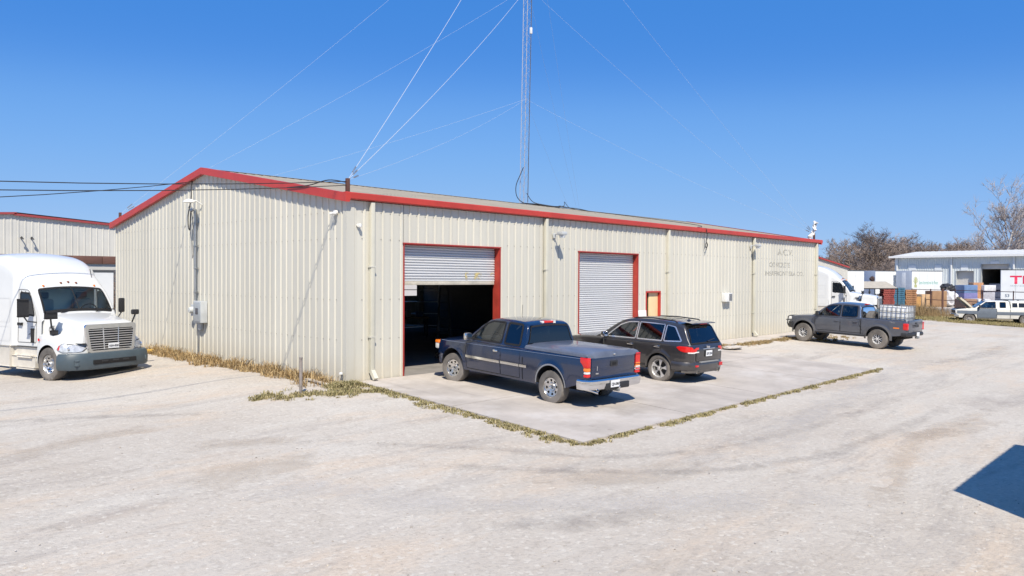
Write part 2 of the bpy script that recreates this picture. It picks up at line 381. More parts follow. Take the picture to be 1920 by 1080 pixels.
def track(pts, w, m, zo):
    q = MB(); P = [Vector((*p, 0)) for p in pts]; C_ = []
    for i in range(len(P)-1):
        p0, p1, p2, p3 = P[max(i-1, 0)], P[i], P[i+1], P[min(i+2, len(P)-1)]
        for k in range(10): u = k/10; C_.append(0.5*((2*p1)+(-p0+p2)*u+(2*p0-5*p1+4*p2-p3)*u*u+(-p0+3*p1-3*p2+p3)*u**3))
    C_.append(P[-1]); rows = []; att = []; n_ = len(C_)
    for i, c in enumerate(C_):
        t = (C_[min(i+1, n_-1)]-C_[max(i-1, 0)]).normalized(); nn = Vector((-t.y, t.x, 0)); row = []; ww = w*(1+.35*noise.noise(c*.6))
        for j in range(-4, 5):
            x, y = c.x+nn.x*ww*j/4, c.y+nn.y*ww*j/4; row.append((x, y, g(x, y)+relief(x, y)+zo)); att.append(.22-.42*max((abs(j)/4)**1.5, smooth01(abs(i/(n_-1)-.5)*2*1.2-.2)))
        rows.append(row)
    me = q.grid(rows).mesh('worn_track', m, 180, fix=False); a_ = me.attributes.new('edge', 'FLOAT', 'POINT'); a_.data.foreach_set('value', att)
    return kind(link('worn_track', me), 'structure')
for i, (pts, w, m) in enumerate((
    ([(-2.6, -13.8), (-.5, -13.2), (2.0, -12.6), (5.0, -12.2), (9.5, -12.4), (16, -12.8)], .40, M_FINES), ([(3.2, -12.0), (5.1, -12.1), (6.4, -12.6), (10.8, -12.9)], .55, M_FINES),
    ([(-7.5, -6.5), (-5.5, -5.6), (-4.0, -6.2)], .8, M_FINES), ([(-6.5, -3.6), (-4.8, -3.9), (-3.5, -5.0)], .6, M_FINES), ([(-8.6, -3.0), (-6.9, -1.8), (-4.4, -1.4)], .6, M_FINES), ([(-3.0, -8.2), (-1.6, -9.8), (1.5, -10.2)], .7, M_FINES),
    ([(-9.5, -1.5), (-6.0, -3.0), (-2.4, -6.5), (-.2, -9.2), (4.0, -10.2), (14, -10.2), (26, -9.5)], .35, M_WORN), ([(-8.5, -3.0), (-5.2, -4.8), (-2.6, -8.2), (.5, -11.0), (6, -11.6), (15, -11.4), (28, -10.6)], .35, M_WORN),
    ([(-4, -11.5), (0, -10.8), (6, -9.6), (12, -9.0), (20, -8.2), (30, -9.2)], .9, M_WHITE), ([(-9, -7.2), (-6, -6.8), (-4, -9.5), (-1, -12), (4, -14)], .8, M_WHITE), ([(17, -6), (21, -8.8), (28, -9), (40, -8)], .8, M_WORN), ([(-10, 2.5), (-6, .6), (-2.2, -2.6)], .5, M_WORN), ([(-5.5, -9.2), (-3.9, -10.6), (-1.8, -11.6)], .5, M_WORN))):
    track(pts, w, m, .006+.0006*i)
# grass and weeds
def tufts(name, label, pts, h, cols, seed, blades=14, spread=0.10, lean=0.5):
    rr = random.Random(seed); b = MB()
    for (x, y, k) in pts:
        z = g(x, y)-0.01
        for _ in range(blades):
            a = rr.random()*6.283; r0 = spread*math.sqrt(rr.random())*k; px, py = x+r0*math.cos(a), y+r0*math.sin(a)
            hh = h*k*rr.uniform(.45, 1.15); a2 = rr.random()*6.283; ln = hh*lean*rr.uniform(.3, 1.5); w = 0.007*rr.uniform(.7, 1.6)
            dx, dy = math.cos(a2), math.sin(a2); nx, ny = -dy*w, dx*w
            b.add([(px-nx, py-ny, z), (px+nx, py+ny, z), (px+dx*ln*.4+nx*.8, py+dy*ln*.4+ny*.8, z+hh*.65), (px+dx*ln*.4-nx*.8, py+dy*ln*.4-ny*.8, z+hh*.65), (px+dx*ln, py+dy*ln, z+hh*rr.uniform(.75, 1))],
                  [(0,1,2,3), (3,2,4)])
    return kind(b.build(name, island_mat(name+'_blades', cols), ang=0, fix=False), 'stuff', label)
rr = random.Random(11)
STRAW = [(.33,.22,.10),(.42,.30,.15),(.26,.165,.075),(.46,.36,.20),(.22,.15,.075)]
OLIVE = [(.26,.22,.10),(.35,.30,.16),(.19,.18,.075),(.42,.35,.20),(.31,.25,.13),(.22,.20,.08)]
pts = []
for _ in range(560):                                     # dry weeds along the gable wall
    y = rr.uniform(0.1, 12.2); w = 0.30+0.85*max(0, noise.noise(Vector((y*0.7, 5, 0)))+0.45)
    if noise.noise(Vector((y*1.5, 1, 0))) < -0.38 and rr.random() < 0.6: continue
    pts.append((-0.08-w*rr.random()**1.5, y, rr.choice((.35, .5, .7, .9, 1.0, 1.3, 1.9))))
tufts('dry_weeds', 'dry tan weeds growing along the foot of the gable wall', pts, 0.20, STRAW, 1, 16, 0.13, 0.9)
pts = []
for _ in range(330):                                     # patch at the corner by the post
    t = rr.random(); x = -2.7+3.1*t+rr.gauss(0, .18); y = -0.35-1.15*t+rr.gauss(0, .30)
    if inside(APRON, x, y) or (x > -0.05 and y > -0.05) or noise.noise(Vector((x*1.6, y*1.6, 9))) < -0.15: continue
    pts.append((x, y, rr.uniform(.4, 1.0)))
for _ in range(150): pts.append((rr.uniform(-0.75, 0.15), rr.uniform(-0.55, -0.05), rr.uniform(.6, 1.2)))
tufts('corner_grass', 'olive green grass patch at the front corner of the warehouse', pts, 0.13, OLIVE, 2, 16, 0.12, 0.8)
def edge_pts(a, b, n, w, side, s0):
    out = []
    for _ in range(n):
        t = rr.random(); k = 0.35+0.65*smooth01(noise.noise(Vector((t*14, s0, 0)))*1.5+0.75)
        nzv = noise.noise(Vector((t*31, s0, 5)))
        if nzv < -.12 and rr.random() < .8: continue
        x = a[0]+(b[0]-a[0])*t; y = a[1]+(b[1]-a[1])*t; o = abs(rr.gauss(0, w))*k*(1+.8*max(0, nzv))
        out.append((x+side[0]*o, y+side[1]*o, rr.uniform(.45, 1.0)*(.6+.5*k)))
    return out
pts = edge_pts(APRON[0], APRON[1], 520, 0.17, (-1, 0), 1.0)+edge_pts(APRON[1], (16.0, -7.86), 560, 0.075, (0, -1), 4.0)
tufts('apron_edge_grass', 'low strip of olive grass along the two outer edges of the slab', pts, 0.075, OLIVE, 3, 16, 0.09, 0.9)
pts = [(rr.uniform(16.6, 24.5), -1.45+rr.gauss(0, .16), rr.uniform(.4, 1.0)) for _ in range(260)]+[(17.3+rr.gauss(0,.4), -1.4+rr.gauss(0,.12), 1.1) for _ in range(60)]
pts = [p for p in pts if noise.noise(Vector((p[0]*0.8, 2, 7))) > -0.12]+[(rr.uniform(23.6, 27.5), rr.uniform(-3.2, -1.0), rr.uniform(.4, .9)) for _ in range(90)]
tufts('footpath_weeds', 'straw and green weeds beside the footpath near the parked grey pickup', pts, 0.16, STRAW+OLIVE[:2], 4, 16, 0.14, 0.8)
# ------------------------------------------------------------------ main warehouse
L_, W_, H_, RZ = 30.47, 16.19, 4.72, 6.13
m_wall = mat('cream_sheet_metal', (0.535, 0.52, 0.455), 0.5, bump=0.2, bscale=1.3, var=0.06, scale=0.7, coords='World', stretch=(1, 1, 0.25), dirt=((0.42, 0.33, 0.20), 0.34, 0.75), detail=8, objvar=0.07)
m_trim = mat('red_trim', (0.45, 0.042, 0.028), 0.42, var=0.12, scale=1.5, coords='World')
m_roof = mat('roof_sheet', (0.30, 0.275, 0.235), 0.95, var=0.14, scale=0.8, coords='World', detail=8, spec=0.08)
m_galv = mat('galvanised', (0.42, 0.43, 0.43), 0.38, metal=0.85, var=0.10, scale=6)
m_dark = mat('black_rubber', (0.018, 0.018, 0.02), 0.6)
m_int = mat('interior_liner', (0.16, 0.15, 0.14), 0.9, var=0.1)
wh = thing('warehouse', 'long cream ribbed metal warehouse with red eave trim and two roll-up doors', 'warehouse')
PIT = 0.3048; RIB = 0.029
def ribh(u):
    """height of the rib profile at distance u along the sheet"""
    t = u % PIT
    return lerp([(0, 0), (0.200, 0), (0.218, RIB), (0.258, RIB), (0.276, 0), (PIT, 0)], t)
def rib_breaks(a, b):
    out = [a]; k = int(a/PIT)-1
    while k*PIT < b:
        for q in (0, 0.095, 0.105, 0.200, 0.218, 0.258, 0.276):
            if a+1e-4 < k*PIT+q < b-1e-4: out.append(k*PIT+q)
        k += 1
    return out+[b]
def rib_h2(u):
    t = u % PIT
    return 0.006 if 0.094 < t < 0.106 else ribh(u)
def sheet(a, b, z0, z1, P, lap=0.0):
    """ribbed wall sheet from a to b; z0,z1 numbers or functions; P(u,h,z) places it"""
    q = MB(); us = rib_breaks(a, b); f0 = z0 if callable(z0) else (lambda u: z0); f1 = z1 if callable(z1) else (lambda u: z1)
    q.grid([[P(u, rib_h2(u)+lap, f0(u)) for u in us], [P(u, rib_h2(u)+lap, f1(u)) for u in us]])
    return q
PF = lambda u, h, z: (u, -h, z)                       # front wall
D1, D2, PD = (1.84, 5.585, 0.0, 3.665), (9.53, 13.12, 0.0, 3.665), (13.72, 14.67, 0.0, 2.21)
cuts = sorted({round(i*0.9144, 4) for i in range(0, 34)} | {L_, 13.7, 15.6} | {D1[0], D1[1], D2[0], D2[1], PD[0], PD[1]})
cache = {}
def add_sheet(a, b, z0, z1, P, nm='wall_panel', shift=None, par=None, m=None):
    key = (round((b-a), 3), round(a % PIT, 3), z0, z1, nm) if not callable(z1) and shift else None
    if key and key in cache:
        me, a0 = cache[key]; o = link(nm, me, par or wh); o.location = [q*(a-a0) for q in shift]
    else:
        me = sheet(a, b, z0, z1, P).mesh(nm, m or m_wall, 30, fix=False); o = link(nm, me, par or wh)
        if key: cache[key] = (me, a)
    return o
for a, b in zip(cuts, cuts[1:]):
    if b-a < 0.02: continue
    mid = (a+b)/2; z0 = 0.02
    for d in (D1, D2, PD):
        if d[0] < mid < d[1]: z0 = d[3]
    add_sheet(a, b, z0, H_, PF, shift=(1, 0, 0))
rake = lambda y: H_+(RZ-H_)*(1-abs(y-W_/2)/(W_/2))
PG = lambda u, h, z: (-h, u, z)                       # gable facing the camera's left
ys = [i*0.9144 for i in range(0, 18)]+[W_]
ys = sorted(set(ys) | {W_/2})
for a, b in zip(ys, ys[1:]):
    q = sheet(a, b, 0.02, rake, PG); o = q.build('wall_panel', m_wall, wh, 30, fix=False)
PB = lambda u, h, z: (L_+h, u, z)
for a, b in zip(ys, ys[1:]): sheet(a, b, 0.02, rake, PB).build('wall_panel', m_wall, wh, 30, fix=False)
PK = lambda u, h, z: (u, W_+h, z)
BO = (13.7, 15.6, 1.75, 2.45)                             # opening in the rear wall
for a, b in zip(cuts[:], cuts[1:]):
    if b-a < 0.02: continue
    z0 = BO[3] if BO[0] < (a+b)/2 < BO[1] else 0.02
    if z0 > 1: add_sheet(a, b, 0.02, BO[2], PK, 'rear_wall_panel', (1, 0, 0))
    add_sheet(a, b, z0, H_, PK, 'rear_wall_panel', (1, 0, 0))
# inner liner so that daylight does not leak at the sheet edges
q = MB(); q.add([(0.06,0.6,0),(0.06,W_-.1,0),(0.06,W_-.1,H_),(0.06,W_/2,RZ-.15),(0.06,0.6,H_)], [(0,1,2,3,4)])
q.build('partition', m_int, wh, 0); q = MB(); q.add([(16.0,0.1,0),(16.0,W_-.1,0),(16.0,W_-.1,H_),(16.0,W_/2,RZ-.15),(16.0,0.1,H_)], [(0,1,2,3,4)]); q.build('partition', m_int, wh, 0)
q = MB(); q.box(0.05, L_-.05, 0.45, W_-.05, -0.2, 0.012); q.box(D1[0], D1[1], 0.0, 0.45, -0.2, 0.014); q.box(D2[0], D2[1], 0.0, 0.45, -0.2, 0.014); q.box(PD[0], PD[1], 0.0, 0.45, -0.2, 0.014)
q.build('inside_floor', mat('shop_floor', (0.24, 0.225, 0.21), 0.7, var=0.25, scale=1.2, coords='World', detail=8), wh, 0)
# roof sheets on both slopes
SL = math.hypot(W_/2+0.12, RZ-H_); OV = 0.16
zr = lambda y: H_+0.13+(RZ-H_)*(1-abs(y-W_/2)/(W_/2))
roof_front = MB().grid([[(u, -OV, zr(-OV)+ribh(u)), (u, W_/2, zr(W_/2)+ribh(u))] for u in rib_breaks(0, 0.9144)]).mesh('roof_panel', m_roof, 30, fix=True)
roof_back = MB().grid([[(u, W_+OV, zr(W_+OV)+ribh(u)), (u, W_/2, zr(W_/2)+ribh(u))] for u in rib_breaks(0, 0.9144)]).mesh('roof_panel', m_roof, 30, fix=True)
n = 34
for i in range(n):
    w = (L_+0.24)/n
    for me in (roof_front, roof_back):
        o = link('roof_panel', me, wh); o.location = (-0.12+i*w, 0, 0); o.scale = (w/0.9144, 1, 1)
q = MB()
for i in range(2):
    ya, yb = (W_/2-0.28, W_/2) if i == 0 else (W_/2, W_/2+0.28)
    q.add([(-.13, ya, zr(ya)+.045), (L_+.13, ya, zr(ya)+.045), (L_+.13, yb, zr(yb)+.045), (-.13, yb, zr(yb)+.045)], [(0,1,2,3)])
q.build('ridge_cap', m_roof, wh, 0)
# red trim
def strip(name, a, b, w, h, m=m_trim, par=None):
    return MB().bar(a, b, w, h).build(name, m, par or wh, 0)
prof = [(-0.045,0.03),(-0.165,0.035),(-0.185,0.055),(-0.19,0.195),(-0.165,0.215),(-0.02,0.21)]        # eave gutter section (y, z)
for y0, sg in ((0, 1), (W_, -1)):
    q = MB(); q.prism(prof, lambda p: (-0.16, y0+sg*p[0], H_-0.02+p[1]), lambda p: (L_+0.26, y0+sg*p[0], H_-0.02+p[1])); q.build('eave_gutter', m_trim, wh, 30)
for x0, sg in ((0, -1), (L_, 1)):
    for ya, yb in ((-0.19, W_/2), (W_+0.19, W_/2)):
        za, zb = zr(ya)+0.06, zr(yb)+0.06
        q = MB(); P = [(x0+sg*0.045, za, ya), (x0+sg*0.17, za, ya)]
        q.add([(x0+sg*o_, y_, z_+dz) for (y_, z_) in ((ya, za), (yb, zb)) for o_, dz in ((-0.03, 0), (0.17, 0), (0.17, -0.22), (0.05, -0.22))],
              [(0,1,5,4), (1,2,6,5), (2,3,7,6), (3,0,4,7), (0,1,2,3), (4,5,6,7)])
        q.build('rake_trim', m_trim, wh, 0)
# corner trims and downspouts
for x0, sx in ((0, -1), (L_, 1)):
    q = MB()
    for a, b in (((x0+sx*0.045, -0.045), (x0-sx*0.20, -0.045)),):
        q.add([(a[0], a[1], 0.03), (b[0], b[1], 0.03), (b[0], b[1], H_), (a[0], a[1], H_), (x0+sx*0.045, 0.12, 0.03), (x0+sx*0.045, 0.12, H_)], [(0,1,2,3), (0,4,5,3)])
    q.build('corner_trim', m_wall, wh, 0)
for k, x in enumerate((0.72, 7.70, 15.19, 22.72, 30.14)):
    q = MB(); q.bevbox(x-0.06, x+0.06, -0.145, -0.037, 0.22, H_-0.02, 0.012); q.bar((x, -0.10, 0.28), (x, -0.27, 0.07), 0.118, 0.10)
    o = q.build('downspout', mat('downspout_paint', (0.55, 0.53, 0.44), 0.45, var=0.06, scale=2), wh)
    for zz in (1.15, 3.0): MB().box(x-0.085, x+0.085, -0.152, -0.03, zz, zz+0.035).build('strap', m_wall, o, 0)
# roll-up doors
m_slat = mat('door_slats', (0.62, 0.63, 0.64), 0.38, metal=0.25, var=0.06, scale=1.0, coords='World', stretch=(0.3, 1, 6))
m_rust = mat('red_jamb', (0.36, 0.04, 0.025), 0.55, var=0.22, scale=3, coords='World', bump=0.1)
def rollup(d, zbot, jy, bent=False):
    q = MB(); pts = []; z = zbot; P = 0.0762
    prof = []
    while z < d[3]-0.01:
        for t, h in ((0, 0), (0.10, -.016), (0.32, -.032), (0.55, -.032), (0.80, -.012), (0.95, 0.010)): prof.append((z+t*P, h))
        z += P
    nx = 9
    q.grid([[(d[0]+0.03+(d[1]-d[0]-0.06)*i/(nx-1), jy+h, zz) for (zz, h) in prof] for i in range(nx)])
    cur = q.build('door_curtain', m_slat, wh, 40)
    MB().bevbox(d[0]+0.05, d[1]-0.05, jy-0.04, jy+0.03, zbot-0.09, zbot+0.01, 0.012).build('bottom_bar', mat('bottom_bar_paint', (0.50, 0.46, 0.38), 0.5, var=0.2, scale=3), cur)
    for x0, x1 in ((d[0]-0.0, d[0]+0.012), (d[1]-0.012, d[1]+0.0)):
        MB().box(x0, x1, 0.005, jy+0.06, 0.014, d[3]).build('jamb', m_rust, wh, 0)
    MB().box(d[0], d[1], 0.005, jy-0.03, d[3]-0.03, d[3]-0.001).build('lintel', m_rust, wh, 0)
    for x0, x1 in ((d[0]-0.018, d[0]+0.002), (d[1]-0.002, d[1]+0.03)): MB().box(x0, x1, -0.042, 0.012, 0.03, d[3]+0.028).build('door_trim', mat('door_red', (0.33, 0.03, 0.025), .5, var=.15, scale=3, coords='World'), wh, 0)
    MB().box(d[0]-0.05, d[1]+0.05, -0.043, 0.012, d[3]-0.004, d[3]+0.03).build('door_trim', mat('door_red', (0.33, 0.03, 0.025), .5, var=.15, scale=3, coords='World'), wh, 0)
    return cur
c1 = rollup(D1, 2.62, 0.20); c2 = rollup(D2, 0.11, 0.20)
# yellow scuff patch on the raised curtain
def scuff_mat():
    m = mat('yellow_scuff', (0.62, 0.50, 0.20), 0.6); N = m.node_tree.nodes; L = m.node_tree.links; b_ = N['Principled BSDF']
    ge = N.new('ShaderNodeNewGeometry'); n_ = N.new('ShaderNodeTexNoise'); n_.inputs['Scale'].default_value = 4; n_.inputs['Detail'].default_value = 6; L.new(ge.outputs['Position'], n_.inputs['Vector'])
    r_ = N.new('ShaderNodeMapRange'); r_.inputs['From Min'].default_value = 0.48; r_.inputs['From Max'].default_value = 0.62; L.new(n_.outputs['Fac'], r_.inputs['Value']); L.new(r_.outputs['Result'], b_.inputs['Alpha']); return m
MB().grid([[(4.3+0.2*i, 0.160, 2.66+0.06*j) for i in range(7)] for j in range(5)]).build('paint_scuff', scuff_mat(), c1, 0)
# personnel door, open inwards, tan leaf
for x0, x1 in ((PD[0]-0.05, PD[0]+0.004), (PD[1]-0.004, PD[1]+0.05)): MB().box(x0, x1, -0.045, 0.10, 0.03, PD[3]+0.05).build('door_frame', m_trim, wh, 0)
MB().box(PD[0]-0.05, PD[1]+0.05, -0.046, 0.10, PD[3]-0.01, PD[3]+0.05).build('door_frame', m_trim, wh, 0)
q = MB(); q.bevbox(PD[0]+0.30, PD[1]-0.01, 0.06, 0.105, 0.03, PD[3]-0.02, 0.006)
dl = q.build('door_leaf', mat('tan_door', (0.68, 0.52, 0.29), 0.5, var=0.08, scale=2), wh); dl['label'] = 'tan personnel door left partly open'
MB().tube([(PD[0]+0.38, 0.05, 1.02), (PD[0]+0.38, 0.0, 1.02), (PD[0]+0.46, 0.0, 1.02)], 0.014).build('handle', m_galv, dl)
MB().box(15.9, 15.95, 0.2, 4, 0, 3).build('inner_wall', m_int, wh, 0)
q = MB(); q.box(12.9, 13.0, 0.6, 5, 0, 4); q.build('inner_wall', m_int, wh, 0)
# faded lettering on the front wall, following the ribs
def fade_mat():
    m = mat('faded_paint', (0.36, 0.35, 0.315), 0.7); N = m.node_tree.nodes; L = m.node_tree.links; b = N['Principled BSDF']
    ge = N.new('ShaderNodeNewGeometry'); n = N.new('ShaderNodeTexNoise'); n.inputs['Scale'].default_value = 9; n.inputs['Detail'].default_value = 5; L.new(ge.outputs['Position'], n.inputs['Vector'])
    r = N.new('ShaderNodeMapRange'); r.inputs['From Min'].default_value = 0.36; r.inputs['From Max'].default_value = 0.55; r.inputs['To Min'].default_value = 0.12; r.inputs['To Max'].default_value = 0.5; L.new(n.outputs['Fac'], r.inputs['Value'])
    L.new(r.outputs['Result'], b.inputs['Alpha']); return m
for txt, x0, x1, zt, zb in (('A.C.V.', 25.4, 27.25, 4.27, 3.95), ('CONCRETE', 24.5, 26.9, 3.60, 3.34), ('INSAFRONTERA CO.', 24.0, 28.6, 3.16, 2.92)):
    me = text_mesh(txt, 1.0, 0, 1.0, 0.028); xs = [q.co.x for q in me.vertices]; zs = [q.co.y for q in me.vertices]
    ax, bx, az, bz = min(xs), max(xs), min(zs), max(zs)
    for q in me.vertices: q.co = (x0+(q.co.x-ax)/(bx-ax)*(x1-x0), 0, zb+(q.co.y-az)/(bz-az)*(zt-zb))
    bm = bmesh.new(); bm.from_mesh(me)
    for u in rib_breaks(x0, x1)[1:-1]:
        bmesh.ops.bisect_plane(bm, geom=bm.verts[:]+bm.edges[:]+bm.faces[:], plane_co=(u, 0, 0), plane_no=(1, 0, 0))
    for q in bm.verts: q.co.y = -ribh(q.co.x)-0.009
    bm.to_mesh(me); bm.free(); me.materials.clear(); me.materials.append(fade_mat() if 'faded_paint' not in MATS else MATS['faded_paint'])
    o = link('faded_lettering', me, wh)
# ------------------------------------------------------------------ fittings on the walls
m_white = mat('white_enamel', (0.72, 0.72, 0.70), 0.4, var=0.05)
m_grey = mat('grey_box_paint', (0.46, 0.48, 0.49), 0.45, var=0.08, scale=5)
def wall_lamp(x, z, label):
    t = thing('wall_lamp', label, 'lamp', (x, 0, z), group='wall lamps on the front')
    MB().bevbox(-0.06, 0.06, -0.085, -0.036, -0.10, 0.06, 0.01).build('wall_bracket', m_grey, t)
    MB().tube([(0, -0.08, 0.02), (0, -0.20, 0.05), (0, -0.30, 0.03)], 0.022).build('arm', m_grey, t)
    q = MB(); q.bevbox(-0.13, 0.13, -0.52, -0.28, -0.01, 0.10, 0.03); q.build('housing', m_grey, t)
    MB().lathe([(0.085, -0.10), (0.11, -0.01)], 14, 'Z', (0, -0.40, 0), cap=True).build('lens', mat('lens', (0.6, 0.62, 0.62), 0.25), t)
wall_lamp(8.15, 4.18, 'grey box lamp on the front wall between the two roll-up doors')
wall_lamp(22.45, 4.28, 'grey box lamp at the fourth downspout near the faded lettering')
t = thing('wall_vent', 'small louvred box with grille on the wall right of the tan door', 'vent', (20.0, 0, 1.93))
MB().bevbox(-0.30, 0.30, -0.24, -0.02, -0.19, 0.20, 0.015).build('housing', m_white, t)
g_ = MB(); g_.box(0.0, 0.27, -0.247, -0.238, -0.15, 0.16); gr = g_.build('grille', mat('vent_dark', (0.12, 0.12, 0.13), 0.7), t, 0)
for i in range(7): MB().box(0.01, 0.26, -0.258, -0.246, -0.13+i*0.042, -0.12+i*0.042).build('louvre', m_grey, gr, 0)
t = thing('security_camera', 'small white dome camera by the front left corner', 'camera', (0.32, 0, 4.08))
MB().lathe([(0.0, -0.02), (0.05, -0.02), (0.05, 0.03), (0.0, 0.05)], 12, 'Y', (0, -0.05, 0)).build('mount', m_white, t)
MB().lathe([(0.0, -0.05), (0.03, -0.04), (0.045, 0.0), (0.04, 0.05), (0.0, 0.06)], 12, 'Z', (0, -0.12, -0.01)).build('dome', m_white, t)
# rows of screws along the girts
q = MB()
for zz in (1.1, 2.15, 3.75, 4.45):
    k = 0
    while k*PIT < L_-.1:
        u = k*PIT+.155; k += 1
        if any(d_[0]-.1 < u < d_[1]+.1 and zz < d_[3]+.1 for d_ in (D1, D2, PD)): continue
        q.box(u-.013, u+.013, -.014, -.0, zz-.013, zz+.013)
    k = 0
    while k*PIT < W_-.2: u = k*PIT+.155; k += 1; q.box(-.014, 0, u-.012, u+.012, zz-.012, zz+.012)
kind(q.build('sheet_screws', mat('screw_grey', (.30, .285, .25), .6), wh, 0), 'stuff')
t = thing('flood_lamp', 'white twin floodlight on the gable near the front corner', 'lamp', (0, 0.42, 4.42))
MB().lathe([(0, -0.1), (0.06, -0.1), (0.06, -0.03), (0, -0.02)], 12, 'X').build('base', m_white, t)
for s in (-1, 1): MB().lathe([(0.0, -0.02), (0.025, -0.02), (0.042, 0.08), (0.036, 0.09), (0, 0.08)], 12, 'X', (-0.19, s*0.06, -0.03)).build('lamp_head', m_white, t)
t = thing('gooseneck_lamp', 'white shallow lamp on an arm near the top of the gable', 'lamp', (0, 8.30, 5.18))
MB().tube([(-0.03, 0, -0.06), (-0.22, 0, 0.05), (-0.42, 0, 0.05)], 0.02).build('arm', m_white, t)
MB().lathe([(0, 0.07), (0.08, 0.06), (0.20, -0.02), (0.20, -0.05), (0.0, -0.05)], 16, 'Z', (-0.45, 0, 0.03)).build('shade', m_white, t)
# electric service: mast, conduit, meter, breaker box
t = thing('electric_service', 'grey conduit with meter and breaker box down the gable wall', 'electrics', (0, 8.62, 0))
MB().tube([(-0.11, 0, 1.95), (-0.11, 0, 4.85)], 0.035, 10).build('conduit', m_galv, t)
MB().tube([(-0.11, 0, 4.83), (-0.12, 0, 4.95), (-0.20, 0.02, 4.98), (-0.26, 0.02, 4.90)], 0.06, 10).build('weatherhead', m_galv, t)
for z in (2.2, 3.0, 3.75, 4.5): MB().bevbox(-0.16, -0.03, -0.06, 0.06, z, z+0.035, 0.008).build('clamp', m_galv, t)
bx = MB().bevbox(-0.26, -0.035, -0.74, -0.17, 1.22, 1.93, 0.015).build('breaker_box', m_grey, t)
MB().bevbox(-0.29, -0.255, -0.56, -0.38, 1.50, 1.70, 0.01).build('latch', mat('dark_latch', (0.08, 0.08, 0.09), 0.5), bx)
MB().bevbox(-0.275, -0.258, -0.70, -0.21, 1.26, 1.89, 0.006).build('cover', mat('box_cover', (0.40, 0.43, 0.45), 0.4, metal=0.3, var=0.1), bx)
mt = MB().bevbox(-0.17, -0.035, -0.10, 0.22, 1.42, 1.80, 0.015).build('meter_socket', m_grey, t)
MB().lathe([(0.11, 0.0), (0.11, -0.06), (0.085, -0.13), (0.0, -0.14)], 18, 'X', (-0.17, 0.06, 1.62)).build('meter_glass', mat('meter_face', (0.55, 0.57, 0.55), 0.15), mt)
MB().bevbox(-0.14, -0.035, -0.42, -0.24, 0.98, 1.2, 0.012).build('junction_box', m_grey, t)
MB().tube([(-0.08, -0.15, 1.3), (-0.08, -0.12, 0.0)], 0.02).build('ground_rod_pipe', m_galv, t)
# hanging cable loops by the mast
def cable(pts, sag, n=14):
    out = []
    for (a, b), s in zip(zip(pts, pts[1:]), sag):
        a, b = Vector(a), Vector(b)
        for i in range(n): t_ = i/n; out.append(a.lerp(b, t_)+Vector((0, 0, -4*s*t_*(1-t_))))
    return out+[Vector(pts[-1])]
def loose_cable(name, label, pts, r, m=None, cat='cable', smooth_n=6):
    P = [Vector(p) for p in pts]; out = []
    for i in range(len(P)-1):
        p0, p1, p2, p3 = P[max(i-1, 0)], P[i], P[i+1], P[min(i+2, len(P)-1)]
        for k in range(smooth_n):
            u = k/smooth_n; out.append(0.5*((2*p1)+(-p0+p2)*u+(2*p0-5*p1+4*p2-p3)*u*u+(-p0+3*p1-3*p2+p3)*u**3))
    out.append(P[-1])
    o = MB().tube(out, r, 6).build(name, m or m_dark, None); return tag(o, label, cat) if label else o
loose_cable('drop_cable', 'black cable drooping from the gable top to the conduit head', [(-0.06, 8.95, 5.93), (-0.2, 8.72, 5.75), (-0.22, 8.7, 5.3), (-0.2, 8.95, 4.85), (-0.16, 9.05, 4.45), (-0.2, 8.85, 4.3), (-0.24, 8.7, 4.6), (-0.25, 8.64, 4.9)], 0.018)
loose_cable('loop_cable', 'thin grey cable loop dangling beside the conduit mast', [(-0.2, 8.75, 5.1), (-0.14, 8.95, 4.5), (-0.12, 8.85, 3.6), (-0.14, 8.78, 3.35), (-0.14, 8.66, 3.7), (-0.16, 8.7, 4.5), (-0.2, 8.68, 4.85)], 0.011, mat('grey_cable', (0.2, 0.2, 0.2), 0.6))
loose_cable('coil_of_wire', 'small coil of black wire hanging under the eave on the front', [(18.0, -0.2, 4.86), (18.03, -0.22, 4.6), (18.06, -0.16, 4.35), (18.16, -0.15, 4.28), (18.2, -0.15, 4.18), (18.1, -0.15, 4.08), (18.02, -0.15, 4.18), (18.1, -0.15, 4.3), (18.16, -0.15, 4.2), (18.08, -0.15, 3.98)], 0.016)
# ------------------------------------------------------------------ vehicles
m_tyre = mat('tyre_rubber', (0.045, 0.043, 0.041), 0.9, var=0.35, scale=5, dirt=((0.30, 0.27, 0.24), 0.55, 0.9))
m_chrome = mat('chrome', (0.75, 0.75, 0.76), 0.12, metal=1.0)
m_alloy = mat('bright_alloy', (0.62, 0.62, 0.62), 0.28, metal=0.9, var=0.08)
m_blackp = mat('black_plastic', (0.022, 0.022, 0.024), 0.55)
m_seam = mat('panel_gap', (0.006, 0.006, 0.007), 0.8)
m_red = mat('red_lens', (0.62, 0.012, 0.010), 0.18, coat=0.6)
m_amber = mat('amber_lens', (0.80, 0.20, 0.02), 0.2, coat=0.5)
m_clear = mat('clear_lens', (0.72, 0.72, 0.70), 0.12, coat=0.8)
m_plate = mat('plate_white', (0.72, 0.73, 0.74), 0.4)
m_ink = mat('dark_ink', (0.03, 0.035, 0.05), 0.6)
m_seat = mat('seat_cloth', (0.20, 0.19, 0.18), 0.9)
m_gl = glass('auto_glass', (0.60, 0.70, 0.67), 0.06)
m_gl_dark = glass('privacy_glass', (0.05, 0.06, 0.065), 0.05)
m_gl_lite = glass('windscreen_glass', (0.85, 0.93, 0.90), 0.05)
def pin(poly, x, y): return inside(poly, x, y)
